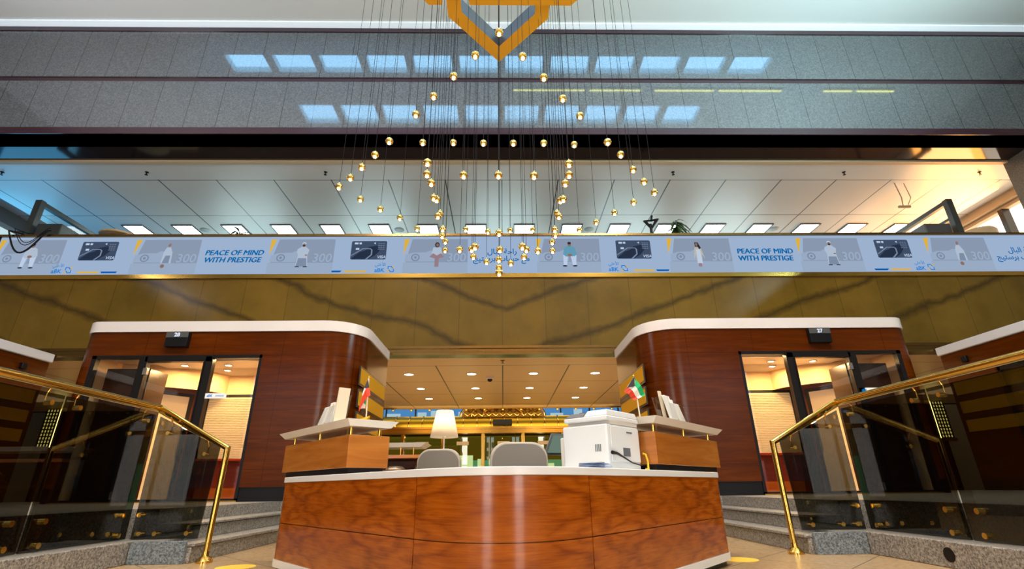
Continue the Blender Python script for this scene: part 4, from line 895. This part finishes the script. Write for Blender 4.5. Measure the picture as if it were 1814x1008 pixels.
for x_, y_ in ((.34, 4.8), (.84, 4.8), (.34, 5.25), (.84, 5.25)): MB().box(x_-.02, x_+.02, y_-.02, y_+.02, 0, .715).build('leg', 'dark_grey', r)
# papers
rnd = random.Random(5)
for i, (x_, y_, a_, m_, lab) in enumerate(((.2, 3.42, .2, 'paper', 'white sheets lying at the middle edge of the white worktop'), (.47, 3.72, -.3, 'paper_warm', 'buff folder lying on the worktop left of the printer'), (.6, 3.5, .4, 'paper_blue', 'blue crumpled papers under the left side of the printer'))):
    b = MB(); 
    for k_ in range(3 if i != 2 else 5):
        c_, s__ = math.cos(a_+k_*.15), math.sin(a_+k_*.15); h = .757+k_*.004+ (0 if i != 2 else .004*k_)
        pl = [(x_+u*c_-v*s__, y_+u*s__+v*c_) for u, v in ((-.13, -.09), (.13, -.09), (.13, .09), (-.13, .09))] if i != 2 else [(x_+u*c_-v*s__, y_+u*s__+v*c_) for u, v in ((-.1, -.06), (.1, -.07), (.09, .06), (-.1, .05))]
        b.prism(pl, h, h+.003)
    tag(b.build('papers', m_), lab, 'papers', 'papers on the worktop')
b = MB(); b.prism([(-1.02, 4.1), (-.82, 3.98), (-.72, 4.1), (-.92, 4.24)], .757, .772); tag(b.build('notepad', 'paper_warm'), 'cream notepad on the worktop beside the left wooden box', 'notepad')
# basket and folded card on the rear counter
r = thing('wicker_basket', 'small wicker basket with papers on the lower shelf behind the left wing', 'basket', (-1.35, 6.7, .74))
MB().lathe([(0, 0), (.1, 0), (.16, .13), (.15, .13), (.09, .01), (0, .01)], (-1.35, 6.7, .74), 20).build('basket_body', 'basket', r); MB().lathe([(0, .15), (.08, .17), (.12, .14), (.12, .1)], (-1.35, 6.7, .74), 9).build('contents', 'paper_warm', r)
b = MB(); b.tube([(-1.16, 6.65, .75), (-1.09, 6.65, .9), (-1.02, 6.65, .75)], .01, 6, closed=True); b.tube([(-1.12, 6.65, .76), (-1.09, 6.65, .84), (-1.06, 6.65, .76)], .008, 6, closed=True); tag(b.build('triangle_frame', 'paper_warm'), 'small open triangular frame beside the wicker basket', 'frame')
# flags
def flag(x, y, mirror, lab):
    z0 = 1.165; r = thing('desk_flag', lab, 'flag', (x, y, z0), 'small desk flags')
    b = MB(); b.lathe([(0, 0), (.05, 0), (.045, .012), (.01, .02), (0, .02)], (x, y, z0), 20); b.build('base', 'brass', r)
    tx = x + (.0 if mirror else -.01); b = MB(); b.tube([(x, y, z0+.01), (tx-.02*(1 if mirror else 0), y, z0+.36)], .0055, 8); b.build('pole', 'pole_white', r); b = MB(); b.lathe([(0, -.012), (.01, 0), (0, .014)], (tx-.02*(1 if mirror else 0), y, z0+.365), 8); b.build('finial', 'brass', r)
    return r, tx, z0
r, tx, z0 = flag(-1.13, 4.26, False, 'drooping black, white, red and green flag on the left shelf')
D = -.02
b = MB()
def cloth(b, mat, quads, y):
    b.mat(mat)
    for q in quads:
        b.hull([(px, y+py, pz_) for px, py, pz_ in q], [(px, y+py+.004, pz_) for px, py, pz_ in q])
yy = 4.255; zt = 1.515
cloth(b, 'flag_black', [[(tx-.004, 0, zt), (tx+.016, -.01, zt-.075), (tx-.005, -.02, zt-.085), (tx-.03, 0, zt-.07)]], yy)
cloth(b, 'flag_white', [[(tx-.028, 0, zt-.07), (tx-.008, -.02, zt-.085), (tx-.03, -.01, zt-.15), (tx-.042, 0, zt-.13)], [(tx-.03, .0, zt-.2), (tx-.006, -.01, zt-.17), (tx-.004, 0, zt-.24), (tx-.045, 0, zt-.245)]], yy)
cloth(b, 'flag_red', [[(tx-.006, -.02, zt-.083), (tx+.018, -.01, zt-.073), (tx+.036, -.02, zt-.14), (tx+.012, -.03, zt-.155)], [(tx-.006, -.022, zt-.084), (tx+.012, -.03, zt-.155), (tx-.03, -.02, zt-.225), (tx-.05, -.01, zt-.27), (tx-.055, 0, zt-.24), (tx-.034, -.01, zt-.15)]], yy-.004)
cloth(b, 'flag_green', [[(tx-.005, -.008, zt-.155), (tx-.003, -.0, zt-.215), (tx-.018, -.005, zt-.2)]], yy-.006)
b.build('flag_cloth', None, r)
# gilded card holder by the left flag
b = MB(); b.hull([(-1.3, 4.3, 1.165), (-1.13, 4.22, 1.165), (-1.11, 4.3, 1.165), (-1.28, 4.38, 1.165)], [(-1.27, 4.32, 1.175), (-1.1, 4.25, 1.21), (-1.1, 4.26, 1.212), (-1.27, 4.33, 1.177)]); tag(b.build('gold_folder', 'slot_gold'), 'gold folded leaflet lying under the left flag', 'leaflet')
r, tx, z0 = flag(1.15, 4.28, True, 'open green, white and red flag on the right shelf behind the printer')
fx, fz = tx-.02, 1.52; b = MB()
def lerp(p, q, t): return tuple(a+(b_-a)*t for a, b_ in zip(p, q))
H0, H1 = (fx, fz), (fx-.095, fz-.125)      # hoist edge slants left; fly edge to the right
T0, T1 = (fx+.085, fz-.155), (fx-.02, fz-.2)
cols = ['flag_green', 'flag_white', 'flag_red']
for i in range(3):
    for j in range(6):
        q = []
        for (ii, jj) in ((i/3, j/6), (i/3, (j+1)/6), ((i+1)/3, (j+1)/6), ((i+1)/3, j/6)):
            p = lerp(lerp(H0, H1, ii), lerp(T0, T1, ii), jj); q.append((p[0]+.008*math.sin(jj*PI), .012*math.sin(jj*9+ii*2), p[1]+.004*math.sin(jj*6)))
        cloth(b, cols[i], [q], 4.27)
cloth(b, 'flag_black', [[(H0[0], -.006, H0[1]), (lerp(H0, T0, .2)[0]-.02, -.006, lerp(H0, T0, .2)[1]-.05), (H1[0]+.03, -.006, H1[1]+.03), (H1[0], -.006, H1[1])]], 4.265)
b.build('flag_cloth', None, r)
# leaflet holders
def holder(s_, nm):
    c = Vector((s_*1.5, 4.45)); u = Vector((s_*.65, .76)); n_ = Vector((s_*.76, -.65)); z0 = 1.165   # u away from viewer along the wing, n_ outwards
    r = thing('leaflet_holder', 'clear acrylic holder full of white leaflets on the %s shelf' % nm, 'leaflet holder', (c.x, c.y, z0), 'leaflet holders')
    def slab(a0, a1, d0, d1, h0, h1, lean, mat, name, par=r):
        P0 = [c+u*a0+n_*d0, c+u*a1+n_*d0, c+u*a1+n_*d1, c+u*a0+n_*d1]
        P1 = [p - n_*lean for p in P0]
        return MB().hull([(*p, z0+h0) for p in P0], [(*p, z0+h1) for p in P1]).build(name, mat, par, smooth=False)
    k_ = .3 if s_ < 0 else .2
    slab(-.17, .15, .06, .064, 0, .14, .03, 'acrylic', 'front_sheet'); slab(-.17, .15, -.08, -.076, 0, k_, .04, 'acrylic', 'back_sheet'); slab(-.174, -.17, -.08, .06, 0, .2, .03, 'acrylic', 'side_sheet')
    slab(-.16, -.05, .02, .04, .004, .21 if s_ > 0 else .17, .05, 'paper', 'leaflets'); slab(-.03, .04, -.0, .02, .004, .19, .04, 'paper', 'leaflets'); slab(.05, .14, .02, .04, .004, .16, .05, 'paper', 'leaflets')
    slab(-.1, -.07, -.06, -.04, .004, .26, .03, 'paper_warm', 'leaflets'); slab(-.045, -.03, .022, .03, .004, .17, .04, 'paper_yellow', 'yellow_leaflet')
    if s_ < 0: slab(-.2, -.19, -.06, .04, .004, .29, .02, 'paper_warm', 'tall_leaflet'); slab(-.11, -.03, -.03, -.02, .004, .24, .04, 'paper', 'leaflets')
holder(-1, 'left'); holder(1, 'right')
# floor stickers
for x_, n in ((-2.45, 'left'), (2.2, 'right')):
    b = MB(); b.lathe([(0, .0005), (.17, .0005), (.17, .003), (0, .003)], (x_, 5.25, 0), 32); tag(b.build('floor_sticker', 'sticker'), 'round yellow sticker on the floor at the %s end of the desk' % n, 'sticker', 'yellow floor stickers')

# ------------------------------------------------------------------ hall ceiling tubes
for i, (a_, b_) in enumerate(((.36, 2.75), (2.85, 4.6), (5.0, 7.0), (7.1, 9.24), (10.6, 11.6), (11.7, 13.0))):
    r = thing('tube_light', 'long yellowish tube light in the high hall ceiling, %s from the centre' % ORD[i], 'tube light', ((a_+b_)/2, 8.1, 12.6), 'ceiling tube lights')
    MB().box(a_, b_, 8.06, 8.14, 12.66, 12.719).build('housing', 'white_trim', r); MB().cyl((a_+.03, 8.1, 12.64), (b_-.03, 8.1, 12.64), .022, 10).build('tube', 'tube', r)

# ------------------------------------------------------------------ chandelier: gilded canopy frame and globe pendants
fr = thing('chandelier_canopy', 'gilded angular interlocking canopy frame hanging over the pendants', 'chandelier', (-.06, 7.3, 9.5))
def strip3(pts, w_, h, z, name):      # a flat-bottomed gilded channel following pts (plan), inner faces dark
    P_ = [Vector(p) for p in pts]; n = len(P_); O, I = [], []
    for i in range(n):
        d0 = (P_[i]-P_[i-1]).normalized() if i else (P_[1]-P_[0]).normalized(); d1 = (P_[i+1]-P_[i]).normalized() if i < n-1 else d0
        d = (d0+d1).normalized(); nr = Vector((-d.y, d.x)); k_ = 1/max(.4, nr.dot(Vector((-d1.y, d1.x)))); O.append(P_[i]+nr*w_/2*k_); I.append(P_[i]-nr*w_/2*k_)
    b = MB(); o0 = [b.bm.verts.new((*p, z)) for p in O]; i0 = [b.bm.verts.new((*p, z)) for p in I]; o1 = [b.bm.verts.new((*p, z+h)) for p in O]; i1 = [b.bm.verts.new((*p, z+h)) for p in I]
    b.mat('gold_frame')
    for i in range(n-1): b.face([o0[i], o0[i+1], i0[i+1], i0[i]]); b.face([o0[i], o1[i], o1[i+1], o0[i+1]]); b.face([o1[i], i1[i], i1[i+1], o1[i+1]])
    b.face([o0[0], i0[0], i1[0], o1[0]]); b.face([o0[-1], o1[-1], i1[-1], i0[-1]])
    b.mat('gold_inner')
    for i in range(n-1): b.face([i0[i], i0[i+1], i1[i+1], i1[i]])
    return b.build(name, None, fr, smooth=False)
strip3([(-.93, 5.4), (-.93, 7.3), (-.05, 8.3), (.82, 7.33), (.82, 7.0)], .28, .35, 9.5, 'frame_arm')
strip3([(1.9, 6.2), (1.3, 6.86), (-.62, 6.86)], .3, .3, 9.4, 'frame_arm')
strip3([(-1.15, 6.86), (-1.34, 6.86), (-1.9, 6.2)], .3, .3, 9.4, 'frame_arm')
strip3([(.82, 6.9), (.82, 6.0), (-.05, 4.9), (-.93, 5.4)][::1], .28, .35, 9.85, 'frame_arm')
MB().box(.68, .96, 6.98, 7.08, 9.49, 9.52).build('dark_joint', 'black', fr)
for x_, y_ in ((-.93, 6.2), (.82, 7.2), (-.05, 8.25), (1.3, 6.9)): MB().cyl((x_, y_, 9.8), (x_, y_, CZ), .008, 6).build('suspension_cable', 'black', fr)
PEND = {
 'peak': [(-.03, 5.4, 6.83)],
 'peakL': [(-.39, 5.65, 6.65), (-.73, 5.9, 6.49), (-1.06, 6.15, 6.33), (-1.37, 6.4, 6.19)],
 'peakR': [(.32, 5.65, 6.63), (.65, 5.9, 6.47), (.96, 6.15, 6.29), (1.26, 6.4, 6.17)],
 'wingL': [(-1.83, 6.7, 5.9), (-2.1, 6.9, 5.78), (-2.36, 7.1, 5.68), (-2.58, 7.25, 5.57), (-2.81, 7.4, 5.49)],
 'wingR': [(1.74, 6.7, 5.89), (1.99, 6.9, 5.79), (2.23, 7.1, 5.63), (2.44, 7.25, 5.49), (2.65, 7.4, 5.37)],
 'backL': [(-2.58, 7.9, 5.55), (-2.31, 8.3, 5.58), (-2.02, 8.7, 5.62), (-1.72, 9.0, 5.54)],
 'backR': [(2.42, 7.9, 5.48), (2.15, 8.3, 5.49), (1.87, 8.7, 5.51), (1.58, 9.0, 5.5)],
 'backC': [(-.78, 9.5, 5.79), (-.3, 9.3, 5.63), (.17, 9.3, 5.66), (.66, 9.5, 5.78)],
 'row': [(-1.42, 7.4, 6.42), (-.87, 7.4, 6.42), (-.33, 7.4, 6.41), (.21, 7.4, 6.41), (.76, 7.4, 6.41), (1.31, 7.4, 6.38)],
 'sideL': [(-1.1, 6.2, 5.12), (-1.14, 6.45, 5.09), (-1.11, 6.7, 5.1), (-1.13, 7.15, 5.11), (-1.1, 7.3, 5.17), (-1.13, 7.75, 5.11), (-1.12, 7.9, 5.25), (-1.11, 8.3, 5.15), (-1.13, 8.42, 5.07), (-1.11, 8.75, 5.12), (-1.15, 9.1, 5.1)],
 'sideR': [(1., 6.2, 5.1), (1.03, 6.45, 5.08), (1., 6.7, 5.09), (1.02, 7.15, 5.08), (.99, 7.3, 5.15), (1.01, 7.75, 5.1), (1., 7.9, 5.25), (.99, 8.3, 5.13), (1.01, 8.42, 5.08), (.98, 8.75, 5.1), (1.02, 9.1, 5.08)],
 'mid': [(-.57, 6.3, 4.97), (-.05, 6.3, 4.97), (.48, 6.3, 4.96)],
 'core': [(-.05, 7.3, 4.53), (-.04, 7.8, 4.47), (-.06, 8.35, 4.54), (-.06, 8.6, 4.49), (-.05, 7.4, 3.86)],
 'tailL': [(-.43, 7.1, 4.18), (-.54, 8.0, 4.58), (-.54, 8.5, 4.67), (-.78, 8.3, 4.72), (-.31, 9., 4.79)],
 'tailR': [(.32, 7.1, 4.18), (.43, 8.0, 4.57), (.41, 8.5, 4.66), (.66, 8.3, 4.69), (.17, 9., 4.76)]}
WH = {'peak': 'topmost of all the globes, inside the gilded frame', 'peakL': '%s down the left slope from the topmost globe', 'peakR': '%s down the right slope from the topmost globe', 'wingL': '%s down the left outer wing', 'wingR': '%s down the right outer wing',
 'backL': '%s from the outer end of the lower left back edge', 'backR': '%s from the outer end of the lower right back edge', 'backC': '%s from the left among the four small ones over the office lights', 'row': '%s from the left in the straight upper row',
 'sideL': '%s down the left inner column', 'sideR': '%s down the right inner column', 'mid': '%s from the left of the three under the straight row', 'core': '%s one down the central column', 'tailL': '%s of the lower left cluster before the displays', 'tailR': '%s of the lower right cluster before the displays'}
def pendant_parts(r, L, proto):
    if proto:
        for ch in [c_ for c_ in COL.objects if c_.parent == proto and c_.name.split('.')[0] != 'cable']:
            c_ = ch.copy(); COL.objects.link(c_); c_.parent = r
    else:
        o = r.location; x, y, z = o
        MB().lathe([(0, .078), (.01, .076), (.012, .062), (.034, .055), (.055, .035), (.062, .01), (.062, .004), (.056, .002), (.056, -.006), (.06, -.008), (.058, -.02), (.045, -.03), (.036, -.032), (0, -.02)], (x, y, z), 20).build('metal_cap', 'gold', r)
        MB().lathe([(.05, -.03), (.046, -.045), (.036, -.06), (0, -.068)], (x, y, z), 20, False).build('glass_globe', 'globe_glass', r)
        MB().lathe([(0, -.034), (.02, -.036), (.026, -.046), (.018, -.056), (0, -.06)], (x, y, z), 16).build('bulb', 'bulb', r)
    MB().cyl((r.location.x, r.location.y, r.location.z+.07), (r.location.x, r.location.y, CZ), .004, 5).build('cable', 'wire', r)
proto = None
for k_, lst in PEND.items():
    for i, (x, y, z) in enumerate(lst):
        wh = WH[k_] % ORD[i] if '%' in WH[k_] else WH[k_]
        r = thing('pendant_light', 'gold globe pendant, ' + wh, 'pendant light', (x, y, z), 'chandelier pendants')
        pendant_parts(r, 0, proto)
        proto = proto or r
